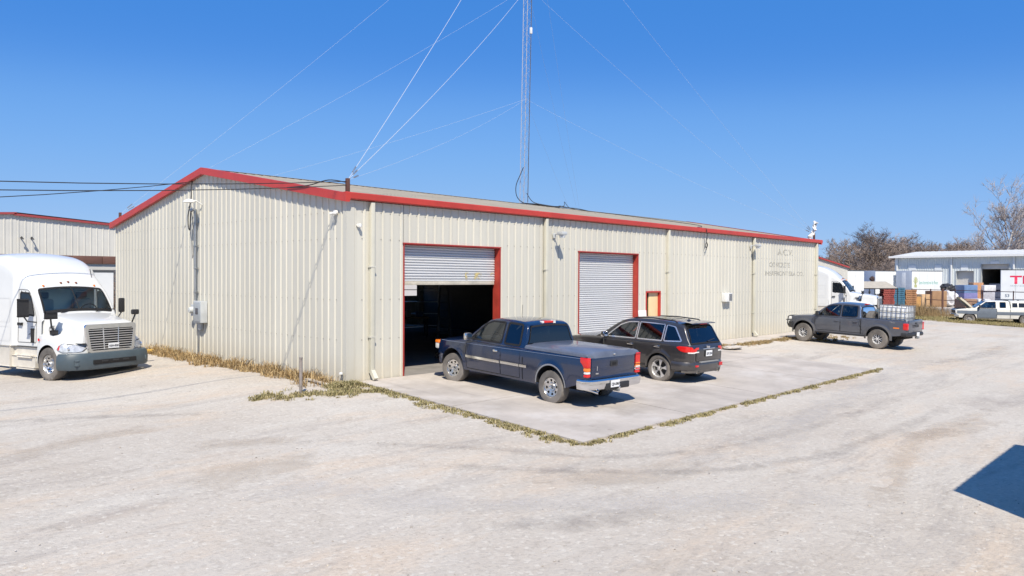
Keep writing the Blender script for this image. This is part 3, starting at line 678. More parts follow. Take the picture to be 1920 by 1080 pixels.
def round_poly(poly, r, n=4):
    out = []; k = len(poly)
    for i in range(k):
        p, a, b = Vector(poly[i]), Vector(poly[i-1]), Vector(poly[(i+1) % k])
        u, v = (a-p), (b-p); d = min(r, u.length*0.45, v.length*0.45); s, e = p+u.normalized()*d, p+v.normalized()*d
        for j in range(n+1):
            t = j/n; out.append(tuple((1-t)**2*s+2*t*(1-t)*p+t*t*e))
    return out
def x_span(poly, x):
    zs = []; n = len(poly)
    for i in range(n):
        (x0, z0), (x1, z1) = poly[i], poly[(i+1) % n]
        if abs(x1-x0) < 2e-5:
            if abs(x-x0) < 3e-5: zs += [z0, z1]
        elif min(x0, x1)-2e-5 <= x <= max(x0, x1)+2e-5: zs.append(z0+(z1-z0)*min(1, max(0, (x-x0)/(x1-x0))))
    return (min(zs), max(zs)) if zs else None
def patch(poly, f, nx=12, nz=5):
    """fill an x-monotone 2D outline with quads laid on f(x,z)"""
    xs = sorted({round(p[0], 5) for p in poly}); x0, x1 = xs[0], xs[-1]
    xs = sorted(set(xs) | {round(x0+(x1-x0)*i/nx, 5) for i in range(nx+1)}); rows = []
    for x in xs:
        sp = x_span(poly, min(max(x, x0), x1))
        rows.append([f(x, sp[0]+(sp[1]-sp[0])*j/nz) for j in range(nz+1)])
    return MB().grid(rows)
def ribbon(poly, f, w, closed=True, sub=3):
    """band of width w centred on a 2D outline, laid on f"""
    P = [Vector(p) for p in poly]; Q = []
    n = len(P); rng = range(n if closed else n-1)
    for i in rng:
        a, b = P[i], P[(i+1) % n]; k = max(1, min(sub, int((b-a).length/0.05)))
        for j in range(k): Q.append(a.lerp(b, j/k))
    if not closed: Q.append(P[-1])
    n = len(Q); A = []; B = []
    for i in range(n):
        p = Q[i]; a = Q[i-1] if (closed or i) else p; b = Q[(i+1) % n] if (closed or i < n-1) else p
        t = (b-a); t = t.normalized() if t.length > 1e-8 else Vector((1, 0)); nn = Vector((-t.y, t.x))
        A.append(f(*(p+nn*w/2))); B.append(f(*(p-nn*w/2)))
    if closed: A.append(A[0]); B.append(B[0])
    return MB().grid([A, B])
_wm = {}
def wheel_meshes(Rt, w, rr, style, rimmat, holes=8):
    key = (Rt, w, rr, style, rimmat.name)
    if key in _wm: return _wm[key]
    n = 56; prof = [(rr*0.96, w*0.36), (rr*1.03, w*0.47), (rr+(Rt-rr)*0.45, w*0.52), (Rt*0.955, w*0.47), (Rt*0.99, w*0.40), (Rt, w*0.22), (Rt, 0.0)]
    prof = prof+[(r_, -h) for r_, h in prof[-2::-1]]; t = MB(); rows = []
    for k in range(n):
        th = 2*math.pi*k/n; row = []
        for j, (r_, h) in enumerate(prof):
            if 4 <= j <= 8: r_ = r_-(0.014 if (k+j) % 3 == 0 else 0.0)
            row.append((r_*math.cos(th), h, r_*math.sin(th)))
        rows.append(row)
    rows.append(rows[0]); t.grid(rows)
    tyre = t.mesh('wheel', m_tyre, 40)
    q = MB(); yo = w*0.36
    q.lathe([(rr*0.99, yo), (rr*0.955, yo+0.012), (rr*0.92, yo), (rr*0.88, yo-0.05), (rr*0.86, -w*0.3)], 40)
    def disc(keep, dish):
        nr, nt = 12, 120; base = len(q.v)
        for i in range(nr+1):
            r_ = rr*(0.14+0.78*i/nr)
            for k in range(nt): th = 2*math.pi*k/nt; q.v.append((r_*math.cos(th), dish(r_/rr), r_*math.sin(th)))
        for i in range(nr):
            for k in range(nt):
                if keep((0.14+0.78*(i+.5)/nr), (k+.5)/nt): q.f.append((base+i*nt+k, base+i*nt+(k+1) % nt, base+(i+1)*nt+(k+1) % nt, base+(i+1)*nt+k))
    if style == 'holes':
        disc(lambda r_, a: not (0.56 < r_ < 0.80 and abs((a*holes) % 1-0.5) < 0.24*math.sqrt(max(0, 1-((r_-0.68)/0.12)**2))+0.02), lambda r_: yo-0.015-0.03*(1-r_)+(0.03 if r_ < 0.45 else 0))
    elif style == 'spoke5':
        disc(lambda r_, a: r_ < 0.24 or r_ > 0.9 or abs((a*5) % 1-0.5) < (0.17+0.07*abs(r_-0.5)), lambda r_: yo-0.02+0.015*r_)
    elif style == 'spoke6':
        disc(lambda r_, a: r_ < 0.30 or r_ > 0.9 or (0.10 < abs((a*6) % 1-0.5) < 0.30 if r_ > 0.55 else abs((a*6) % 1-0.5) < 0.24), lambda r_: yo-0.02)
    elif style == 'truck':
        disc(lambda r_, a: not (0.66 < r_ < 0.80 and abs((a*10) % 1-0.5) < 0.22), lambda r_: yo-0.04-0.05*smooth01((0.85-r_)*3)+0.10*smooth01((0.42-r_)*8))
    q.lathe([(rr*0.18, yo+(0.02 if style != 'truck' else 0.10)), (rr*0.15, yo+(0.035 if style != 'truck' else 0.14)), (0.001, yo+(0.04 if style != 'truck' else 0.15))], 20)
    rim = q.mesh('rim', rimmat, 35)
    b = MB().lathe([(rr*0.86, -0.02), (rr*0.2, 0.0), (0.001, 0.0)], 24).mesh('brake_disc', mat('brake_dark', (0.03, 0.03, 0.03), 0.7), 35)
    _wm[key] = (tyre, rim, b); return _wm[key]
def put_wheel(root, x, y, side, Rt, w, rr, style, rimmat, steer=0.0, z=None):
    ty, ri, br = wheel_meshes(Rt, w, rr, style, rimmat)
    o = link('wheel', ty, root); o.location = (x, side*y, Rt-0.012 if z is None else z); o.rotation_euler = (0, random.Random(x*7+y).random()*1.0, (0 if side > 0 else math.pi)+steer)
    link('rim', ri, o); link('brake_disc', br, o)
    return o
class Veh:
    def __init__(s, root, P): s.root = root; s.P = P; s.paint = P['paint']
    # ---- outer side of the lower body
    def top(s, x): return slerp(s.P['top'], x)
    def bot(s, x):
        b = lerp(s.P['bottom'], x)
        for xc in s.P['axles']:
            d = abs(x-xc); Ra = s.P['arch'][0]
            if d <= Ra: b = max(b, s.P['arch'][1]+math.sqrt(max(0, Ra*Ra-d*d))*s.P['arch'][2])
        return b
    def yside(s, x, z):
        w = slerp(s.P['plan'], x)-lerp(s.P['sec'], z); t = s.top(x); r = s.P.get('roll', 0.06)
        if z > t-r: k = min(1, (z-(t-r))/r); w -= r*0.8*(1-math.sqrt(max(0, 1-k*k)))
        fl = s.P.get('flare')
        if fl:
            for xc in s.P['axles']:
                d = math.hypot(x-xc, (z-s.P['arch'][1])/s.P['arch'][2])-s.P['arch'][0]
                if z > s.P['arch'][1]-0.35: w += fl[0]*math.exp(-(d/fl[1])**2)
        return w
    def f(s, sd, off=0.004): return lambda x, z: (x, sd*(s.yside(x, z)+off), z)
    def stations(s):
        P = s.P; x0, x1 = P['plan'][0][0], P['plan'][-1][0]; xs = {x0, x1}
        n = int((x1-x0)/0.10); xs |= {x0+(x1-x0)*i/n for i in range(n+1)}
        for p in P['plan']: xs.add(p[0])
        for p in P['top']: xs.add(p[0])
        for k in range(1, 8): xs.add(x0+0.012*k*k/2); xs.add(x1-0.012*k*k/2)
        for xc in P['axles']:
            Ra = P['arch'][0]
            xs = {x for x in xs if not (Ra-0.03 < abs(x-xc) < Ra+0.03)}
            for k in range(25): xs.add(xc+Ra*math.cos(math.pi*k/24))
            xs.add(xc+Ra+0.005); xs.add(xc-Ra-0.005)
        for a, b in P.get('extra', []): xs |= {a, b}
        xs = sorted(x for x in xs if x0 <= x <= x1); out = [xs[0]]
        for x in xs[1:]:
            if x-out[-1] > 0.0015: out.append(x)
        return out
    def lower_body(s, name='body'):
        P = s.P; q = MB(); ts = [0, .08, .18, .3, .42, .54, .66, .76, .84, .90, .94, .97, .99, 1.0]; xs = s.stations(); op = P.get('bed_open')
        cols = {1: [], -1: []}
        for x in xs:
            b, t = s.bot(x), s.top(x)
            for sd in (1, -1): cols[sd].append([(x, sd*s.yside(x, b+(t-b)*k), b+(t-b)*k) for k in ts])
        for sd in (1, -1): q.grid(cols[sd])
        ny = 12
        def deck(x, y, Y): return (x, y, s.top(x)+lerp(P.get('crown', [(0, 0.0)]), x)*(1-abs(y/Y)**2.4))
        seg = []
        for i, x in enumerate(xs):
            Y = s.yside(x, s.top(x))
            if op and op[0] < x < op[1]:
                if seg: q.grid(seg); seg = []
                continue
            seg.append([deck(x, -Y+2*Y*j/ny, Y) for j in range(ny+1)])
        if seg: q.grid(seg)
        for i in (0, -1):
            a, b = cols[1][i], cols[-1][i]
            q.grid([[(p[0], p[1]+(r_[1]-p[1])*j/8, p[2]) for j in range(9)] for p, r_ in zip(a, b)])
        o = q.build(name, s.paint, s.root, 38); s.body = o
        # wheel wells and underside
        for sd in (1, -1):
            for xc in P['axles']:
                u = MB(); Ra, zc, kz = P['arch']; rows = []
                for k in range(21):
                    th = math.pi*k/20; x = xc+(Ra-0.003)*math.cos(th); z = zc+(Ra-0.003)*math.sin(th)*kz
                    rows.append([(x, sd*(s.yside(x, z)-0.004), z), (x, sd*0.52, z)])
                u.grid(rows); inner = [r_[1] for r_ in rows]; u.add(inner, [tuple(range(len(inner)))])
                u.build('wheel_well', m_blackp, s.root, 30)
        u = MB(); x0, x1 = xs[0]+0.25, xs[-1]-0.25; zb = min(p[1] for p in P['bottom'])
        u.box(x0, x1, -0.50, 0.50, zb-0.06, zb+0.28)
        if P.get('bare'): u = None
        a = P['axles']; u and u.box(a[0]+P['arch'][0]+.03, a[1]-P['arch'][0]-.03, -0.86, 0.86, zb+0.02, zb+0.12)
        u and u.build('chassis', mat('underbody', (0.02, 0.019, 0.018), 0.9), s.root, 0)
        for xc in P['axles']: MB().tube([(xc, -0.75, P['tyre'][0]-.02), (xc, 0.75, P['tyre'][0]-.02)], 0.05).build('axle', m_blackp, s.root)
        return o
    # ---- cabin
    def yc(s, x, z):
        C = s.P['cab']; zb = C['base']
        return slerp(C['w'], x)-(z-zb)*C['tum']-C.get('curv', 0.06)*max(0, z-zb)**2
    def rr(s, x): q = s.P['cab'].get('rr', 0.10); return q if isinstance(q, float) else lerp(q, x)
    def zc(s, x): return slerp(s.P['cab']['roof'], x)
    def fc(s, sd, off=0.006): return lambda x, z: (x, sd*(s.yc(x, z)+off), z)
    def roofpt(s, x, u, off=0.0):
        """u in [-1,1] across the roof (between the rounded shoulders)"""
        C = s.P['cab']; t = s.zc(x); h = t-C['base']; rr = min(s.rr(x), 0.45*max(h, 0.01)); cr = C.get('crown', 0.03)*min(1, h/0.3)
        y1 = s.yc(x, t-rr-cr)-rr
        return Vector((x, u*y1, t-cr*u*u+off))
    def cabin(s, wins, ws, rw, shell='cab'):
        """wins: side window outlines (x,z); ws=(x_top,x_bottom,u) windscreen; rw=(z_bot,z_top,u,xmax) rear window"""
        C = s.P['cab']; x0, x1 = C['roof'][0][0], C['roof'][-1][0]; xs = {x0, x1}
        n = int((x1-x0)/0.045); xs |= {x0+(x1-x0)*i/n for i in range(n+1)}; xs |= {x0+0.012*k for k in range(1, 12)}
        xs = sorted(xs); q = MB(); ns, na, nr = 16, 5, 14; J = None; rows = []
        for x in xs:
            t = s.zc(x); zb = C['base']; h = max(0.004, t-zb); rr = min(s.rr(x), 0.45*h); cr = C.get('crown', 0.03)*min(1, h/0.3); half = []
            for j in range(ns): z = zb+(h-rr-cr)*j/ns; half.append((s.yc(x, z), z))
            ys_ = s.yc(x, t-rr-cr)
            for j in range(na+1): a = math.pi/2*j/na; half.append((ys_-rr*(1-math.cos(a)), t-cr-rr+rr*math.sin(a)))
            y1 = ys_-rr; top = [(y1*(1-2*j/nr), t-cr*(1-2*j/nr)**2) for j in range(1, nr)]
            rows.append([(x, y, z) for y, z in half]+[(x, y, z) for y, z in top]+[(x, -y, z) for y, z in half[::-1]])
        m = len(rows[0]); base = 0; q.v = [p for r_ in rows for p in r_]
        rwx = rw[3] if rw else -99
        for i in range(len(rows)-1):
            for j in range(m-1):
                idx = (i*m+j, i*m+j+1, (i+1)*m+j+1, (i+1)*m+j); c = sum((Vector(q.v[k]) for k in idx), Vector())/4
                side = j < ns or j >= m-1-ns; hole = False
                if side or c.z < s.zc(c.x)-0.06: hole = any(pin(w_[0], c.x, c.z) for w_ in wins)
                if not hole and not side:
                    u = abs(c.y)/max(0.05, s.roofpt(c.x, 1).y)
                    if ws and ws[0] < c.x < ws[1] and u < ws[2]: hole = True
                    if rw and c.x < rwx and rw[0] < c.z < rw[1] and u < rw[2]: hole = True
                if not hole: q.f.append(idx)
        cab = q.build(shell, s.P.get('roofpaint', s.paint), s.root, 40)
        for k, w_ in enumerate(wins):
            poly, gm, fw, fm = w_[0], w_[1], w_[2], w_[3]
            for sd in (1, -1):
                pane = patch(poly, s.fc(sd, 0.002)).build('side_window', gm, s.root, 40)
                ribbon(poly, s.fc(sd, 0.007), fw).build('window_trim', fm, pane, 40)
        if ws:
            rws = [[tuple(s.roofpt(ws[0]-.01+(ws[1]-ws[0]+.02)*i/8, -ws[2]-.01+2*(ws[2]+.01)*j/12, 0.004)) for j in range(13)] for i in range(9)]
            pane = MB().grid(rws).build('windscreen', s.P.get('wsglass', m_gl_lite), s.root, 60)
            fr = lambda u, x: tuple(s.roofpt(x, u, 0.009))
            ribbon(round_poly([(-ws[2], ws[0]), (ws[2], ws[0]), (ws[2], ws[1]), (-ws[2], ws[1])], 0.03), fr, 0.05, sub=8).build('windscreen_seal', m_seam, pane, 40)
        if rw:
            tab = [x0+(rwx-x0)*i/60 for i in range(61)]; sel = [x for x in tab if rw[0]-.02 <= s.zc(x) <= rw[1]+.02]
            rws = [[tuple(s.roofpt(x, -rw[2]-.01+2*(rw[2]+.01)*j/12)+Vector((-0.006, 0, 0.003))) for j in range(13)] for x in sel]
            pane = MB().grid(rws).build('rear_window', rw[4], s.root, 60); s.rearpane = pane
            def fr(u, z):
                x = min(tab, key=lambda q_: abs(s.zc(q_)-z)); return tuple(s.roofpt(x, u)+Vector((-0.012, 0, 0.005)))
            ribbon(round_poly([(-rw[2], rw[0]), (rw[2], rw[0]), (rw[2], rw[1]), (-rw[2], rw[1])], 0.05), fr, 0.04, sub=10).build('rear_window_seal', m_seam, pane, 40)
        # dark interior: floor tray, dashboard, seats
        q = MB(); zb = C['base']
        w = slerp(C['w'], (x0+x1)/2)-0.06; q.box(x0+0.04, x1-0.05, -w, w, zb-0.02, zb+0.008); tr = q.build('cabin_tray', m_blackp, s.root, 0)
        q = MB(); q.bevbox(x1-0.62, x1-0.1, -w+.06, w-.06, zb-0.02, zb+0.09, 0.03); q.build('dashboard', m_blackp, s.root)
        for xs_ in C.get('seats', []):
            for sd in (0.40, -0.40):
                q = MB(); q.bevbox(xs_-0.07, xs_+0.07, sd-0.25, sd+0.25, zb-0.1, zb+0.22, 0.05); q.bevbox(xs_-0.06, xs_+0.04, sd-0.13, sd+0.13, zb+0.25, zb+0.43, 0.04); q.build('seat', m_seat, s.root)
        xw = x1-0.72; MB().tube([(xw+0.07*math.sin(a)*0.3, 0.40+0.18*math.cos(a), zb+0.06+0.17*math.sin(a)) for a in [2*math.pi*k/16 for k in range(17)]], 0.014, 6).build('steering_wheel', m_blackp, s.root)
        return cab
    # ---- helpers on the side
    def side(s, name, poly, m, off=0.005, r=0.0, both=True, par=None, nx=12, nz=5):
        out = []
        pl = round_poly(poly, r) if r else poly
        for sd in (1, -1) if both else (1,): out.append(patch(pl, s.f(sd, off), nx, nz).build(name, m, par or s.root, 40))
        return out
    def door(s, poly, handle=None, hm=None, hw=0.17):
        for sd in (1, -1):
            d = patch(poly, s.f(sd, 0.004), 12, 9).build('door', s.paint, s.root, 40)
            ribbon(poly, s.f(sd, 0.0055), 0.017).build('door_gap', m_seam, d, 40)
            if handle:
                x, z = handle; y = s.yside(x, z); q = MB(); q.bevbox(x-hw/2, x+hw/2, sd*(y+0.006), sd*(y+0.042), z-0.028, z+0.028, 0.018); q.build('door_handle', hm or s.paint, d)
    def bumper(s, name, pts, prof, m, par=None):
        """pts: plan polyline (x,y) of half (y>=0, centre first); prof: section (outward, z)"""
        P = [(x, -y) for x, y in pts[:0:-1]]+list(pts); rows = []
        for i, (x, y) in enumerate(P):
            a = Vector(P[max(0, i-1)]); b = Vector(P[min(len(P)-1, i+1)]); t = (b-a).normalized(); nn = Vector((t.y, -t.x))
            if nn.dot(Vector((x-s.P['axles'][0]*0.5-s.P['axles'][1]*0.5, y*0.2))) < 0: nn = -nn
            rows.append([(x+nn.x*o, y+nn.y*o, z) for o, z in prof])
        q = MB().grid(rows); m_ = len(prof); n_ = len(rows); q.f.append(tuple(range(m_))); q.f.append(tuple((n_-1)*m_+k for k in reversed(range(m_))))
        return q.build(name, m, par or s.root, 40)
    def mirror(s, x, z, y0, m, size=(0.12, 0.20, 0.20), arm=0.10):
        for sd in (1, -1):
            q = MB(); q.bevbox(x-size[0]/2, x+size[0]/2, sd*(y0+arm), sd*(y0+arm+size[1]), z-size[2]/2, z+size[2]/2, 0.045); o = q.build('wing_mirror', m, s.root)
            MB().tube([(x, sd*(y0-0.03), z-size[2]*0.4), (x, sd*(y0+arm+0.04), z-size[2]*0.25)], 0.025).build('mirror_arm', m_blackp, o)
            MB().box(x-size[0]/2-0.004, x-size[0]/2+0.002, sd*(y0+arm+.03), sd*(y0+arm+size[1]-.03), z-size[2]/2+.03, z+size[2]/2-.03).build('mirror_glass', m_chrome, o, 0)
    def wheels(s, style, rimmat, rr, steer=0.0):
        Rt, w = s.P['tyre']
        for i, xc in enumerate(s.P['axles']):
            for sd in (1, -1):
                y = s.P['track']/2; put_wheel(s.root, xc, y, sd, Rt, w, rr, style, rimmat, steer if i else 0)
def plate(par, c, xd, zd, txt, n):
    """licence plate with raised characters; c centre, xd reading direction"""
    C = Vector(c); X = Vector(xd); Z = Vector(zd); q = MB(); 
    q.add([C+X*a+Z*b+n_ for n_ in (Vector(n)*0.0, Vector(n)*0.008) for a, b in ((-.155, -.08), (.155, -.08), (.155, .08), (-.155, .08))], [(3,2,1,0), (4,5,6,7), (0,1,5,4), (1,2,6,5), (2,3,7,6), (3,0,4,7)])
    o = q.build('licence_plate', m_plate, par, 0)
    if txt: lettering('plate_characters', txt, 0.085, m_ink, o, C+Vector(n)*0.012-X*0.135-Z*0.035, X, Z, 0.86, 0.003)
    return o
def place_vehicle(root, x, y, yaw, pitch=0.0):
    root.location = (x, y, g(x, y)); root.rotation_euler = (0, -pitch, yaw)
DUST = (0.30, 0.265, 0.23)
# ---- dark blue extended-cab pickup
def blue_pickup():
    t = thing('pickup_truck', 'dark blue extended cab pickup with flat bed cover parked at the open door', 'pickup')
    paint = mat('navy_paint', (0.003, 0.013, 0.046), 0.22, metal=0.0, coat=1.0, var=0.15, scale=2, dirt=(DUST, 0.11, 0.85))
    V = Veh(t, dict(paint=paint, axles=(0.0, 3.645), arch=(0.475, 0.44, 1.0), tyre=(0.395, 0.27), track=1.66,
        plan=[(-1.06, .90), (-1.03, .935), (-.9, .955), (-.3, .965), (1.0, .965), (3.0, .965), (3.9, .955), (4.25, .93), (4.42, .86), (4.50, .74)],
        top=[(-1.06, 1.19), (-1.0, 1.205), (.9, 1.20), (3.0, 1.19), (3.3, 1.175), (3.9, 1.135), (4.3, 1.08), (4.46, 1.03), (4.50, .98)],
        bottom=[(-1.06, .60), (-.7, .52), (-.5, .44), (.5, .40), (3.1, .40), (4.1, .44), (4.50, .56)],
        sec=[(.3, .055), (.45, .03), (.62, .012), (.80, 0.0), (.98, 0.005), (1.10, .018), (1.25, .03)], roll=0.07,
        crown=[(2.9, .0), (3.3, .05), (4.2, .05), (4.5, .02)], flare=(0.022, 0.06),
        cab=dict(base=1.18, tum=0.27, w=[(.9, .875), (1.3, .905), (2.6, .905), (3.3, .87)], rr=.10, crown=.035, seats=(1.95,),
            roof=[(.93, 1.185), (.955, 1.38), (.985, 1.58), (1.02, 1.725), (1.08, 1.79), (1.25, 1.835), (1.7, 1.86), (2.1, 1.85), (2.38, 1.80), (2.52, 1.735), (3.28, 1.19)])))
    V.lower_body()
    fw = round_poly([(1.80, 1.235), (2.98, 1.235), (2.50, 1.66), (2.28, 1.735), (1.80, 1.745)], 0.05)
    rw = round_poly([(1.13, 1.235), (1.68, 1.235), (1.68, 1.745), (1.17, 1.735)], 0.06)
    V.cabin([(fw, m_gl, 0.045, m_seam), (rw, m_gl_dark, 0.05, m_seam)], (2.55, 3.20, .93), (1.27, 1.72, .97, 1.06, m_gl_dark))
    V.door([(1.76, .46), (3.06, .46), (3.10, .75), (3.10, 1.17), (1.76, 1.17)], (1.92, 1.03), m_chrome)
    V.door([(1.06, .46), (1.74, .46), (1.74, 1.17), (1.06, 1.17)])
    for sd in (1, -1):
        ribbon([(.955, .44), (.955, 1.185)], V.f(sd, .005), .03, False).build('bed_gap', m_seam, t, 40)
        for a, b in ((.80, 1.05), (1.07, 1.74), (1.78, 3.09)):
            q = patch([(a, .735), (b, .735), (b, .80), (a, .80)], V.f(sd, .016), 8, 2); q.build('side_moulding', m_chrome, t, 40)
        ribbon([(-.95, 1.155), (4.2, 1.085)], V.f(sd, .004), .010, False, 60).build('pinstripe', mat('pin_silver', (.16, .19, .26), .4), t, 40)
        # tail lamp
        y = V.yside(-1.02, 1.0)
        for nm, z0, z1, mm in (('tail_lamp', .955, 1.185, m_red), ('indicator_lamp', .87, .955, m_amber), ('reversing_lamp', .815, .87, m_clear), ('tail_lamp', .745, .815, m_red)):
            q = MB(); q.bevbox(-1.10, -.88, sd*(y-.115), sd*(y+.010), z0, z1, .02); q.build(nm, mm, t)
        q = MB(); q.bevbox(4.22, 4.47, sd*.62, sd*.915, .83, 1.0, .03); q.build('headlight', m_clear, t)
        q = MB(); q.bevbox(4.26, 4.46, sd*.72, sd*.93, .98, 1.065, .02); q.build('marker_lamp', m_amber, t)
        ribbon([(0.475*math.cos(a), .44+.475*math.sin(a)) for a in [math.pi*k/20 for k in range(21)]], V.f(sd, .012), .035, False).build('arch_trim', mat('arch_bright', (.35, .36, .38), .35, metal=.6), t, 40)
    # hard tonneau cover with a raised centre panel
    q = MB(); rows = []
    for x, dz in ((-1.085, -.05), (-1.08, .02), (-1.05, .065), (-.98, .082), (0, .088), (.85, .085), (.91, .07), (.925, .0)):
        rows.append([(x, y, 1.215+dz*k_) for y, k_ in ((-.93, -.3), (-.925, .35), (-.90, .7), (-.86, .85), (-.70, .92), (-.66, 1.18), (0, 1.3), (.66, 1.18), (.70, .92), (.86, .85), (.90, .7), (.925, .35), (.93, -.3))])
    lid = q.grid(rows).build('bed_cover', mat('dusty_navy', (.10, .115, .155), .40, coat=.5, var=.2, scale=2.5), t, 30)
    MB().bevbox(-1.10, -1.08, -.035, .035, 1.205, 1.25, .01).build('lock', m_chrome, lid)
    # tailgate
    tg = MB().bevbox(-1.085, -1.05, -.775, .775, .70, 1.175, .014).build('tailgate', paint, t)
    MB().bevbox(-1.10, -1.08, -.13, .13, .95, 1.075, .025).build('tailgate_handle', m_blackp, tg)
    MB().bevbox(-1.108, -1.094, -.07, .07, .985, 1.04, .02).build('handle_lever', m_seam, tg)
    MB().box(-1.098, -1.084, .58, .60, .88, .98).build('badge', m_chrome, tg, 0)
    MB().box(-1.098, -1.084, .54, .64, .80, .83).build('badge', m_chrome, tg, 0)
    # chrome step bumper
    bp = V.bumper('rear_bumper', [(-1.17, 0), (-1.17, .45), (-1.16, .75), (-1.12, .90), (-1.02, .965), (-.86, .965)], [(-.02, .46), (.03, .47), (.05, .56), (.05, .66), (.02, .69), (-.10, .69)], m_chrome)
    MB().bevbox(-1.235, -1.14, -.42, .42, .44, .60, .03).build('step_pad', m_blackp, bp)
    plate(t, (-1.245, .12, .575), (0, -1, 0), (0, 0, 1), 'CJH-0867', (-1, 0, 0))
    MB().tube([(-1.05, 0, .42), (-1.26, 0, .42)], .04).build('hitch', m_galv, t)
    MB().lathe([(.0, .43), (.028, .44), (.028, .50), (0, .52)], 10, 'Z', (-1.27, 0, 0)).build('hitch_ball', m_chrome, t)
    MB().tube([(-.8, .62, .42), (-1.05, .62, .41), (-1.24, .64, .40)], [.045, .05, .06], 14, cap=False).build('exhaust_pipe', m_chrome, t)
    V.bumper('front_bumper', [(4.60, 0), (4.60, .45), (4.55, .78), (4.42, .93), (4.18, .955)], [(-.05, .42), (.02, .43), (.03, .55), (.03, .68), (0, .72), (-.06, .72)], m_chrome)
    q = MB(); q.bevbox(4.44, 4.53, -.60, .60, .76, 1.02, .02); q.build('grille', m_blackp, t)
    V.mirror(2.92, 1.30, .89, m_chrome, (.12, .22, .19), .05)
    MB().bevbox(1.03, 1.13, -.16, .16, 1.765, 1.822, .015).build('brake_lamp', m_red, t)
    for sd in (1, -1): MB().bevbox(1.03, 1.128, sd*.17, sd*.23, 1.763, 1.818, .01).build('cargo_lamp', m_clear, t)
    MB().tube([(2.95, -.88, 1.2), (2.93, -.90, 2.08)], .006, 5).build('antenna', m_blackp, t)
    V.wheels('holes', mat('chrome_wheel', (.72, .72, .72), .2, metal=1.0, var=.05), .235, R(10))
    return t
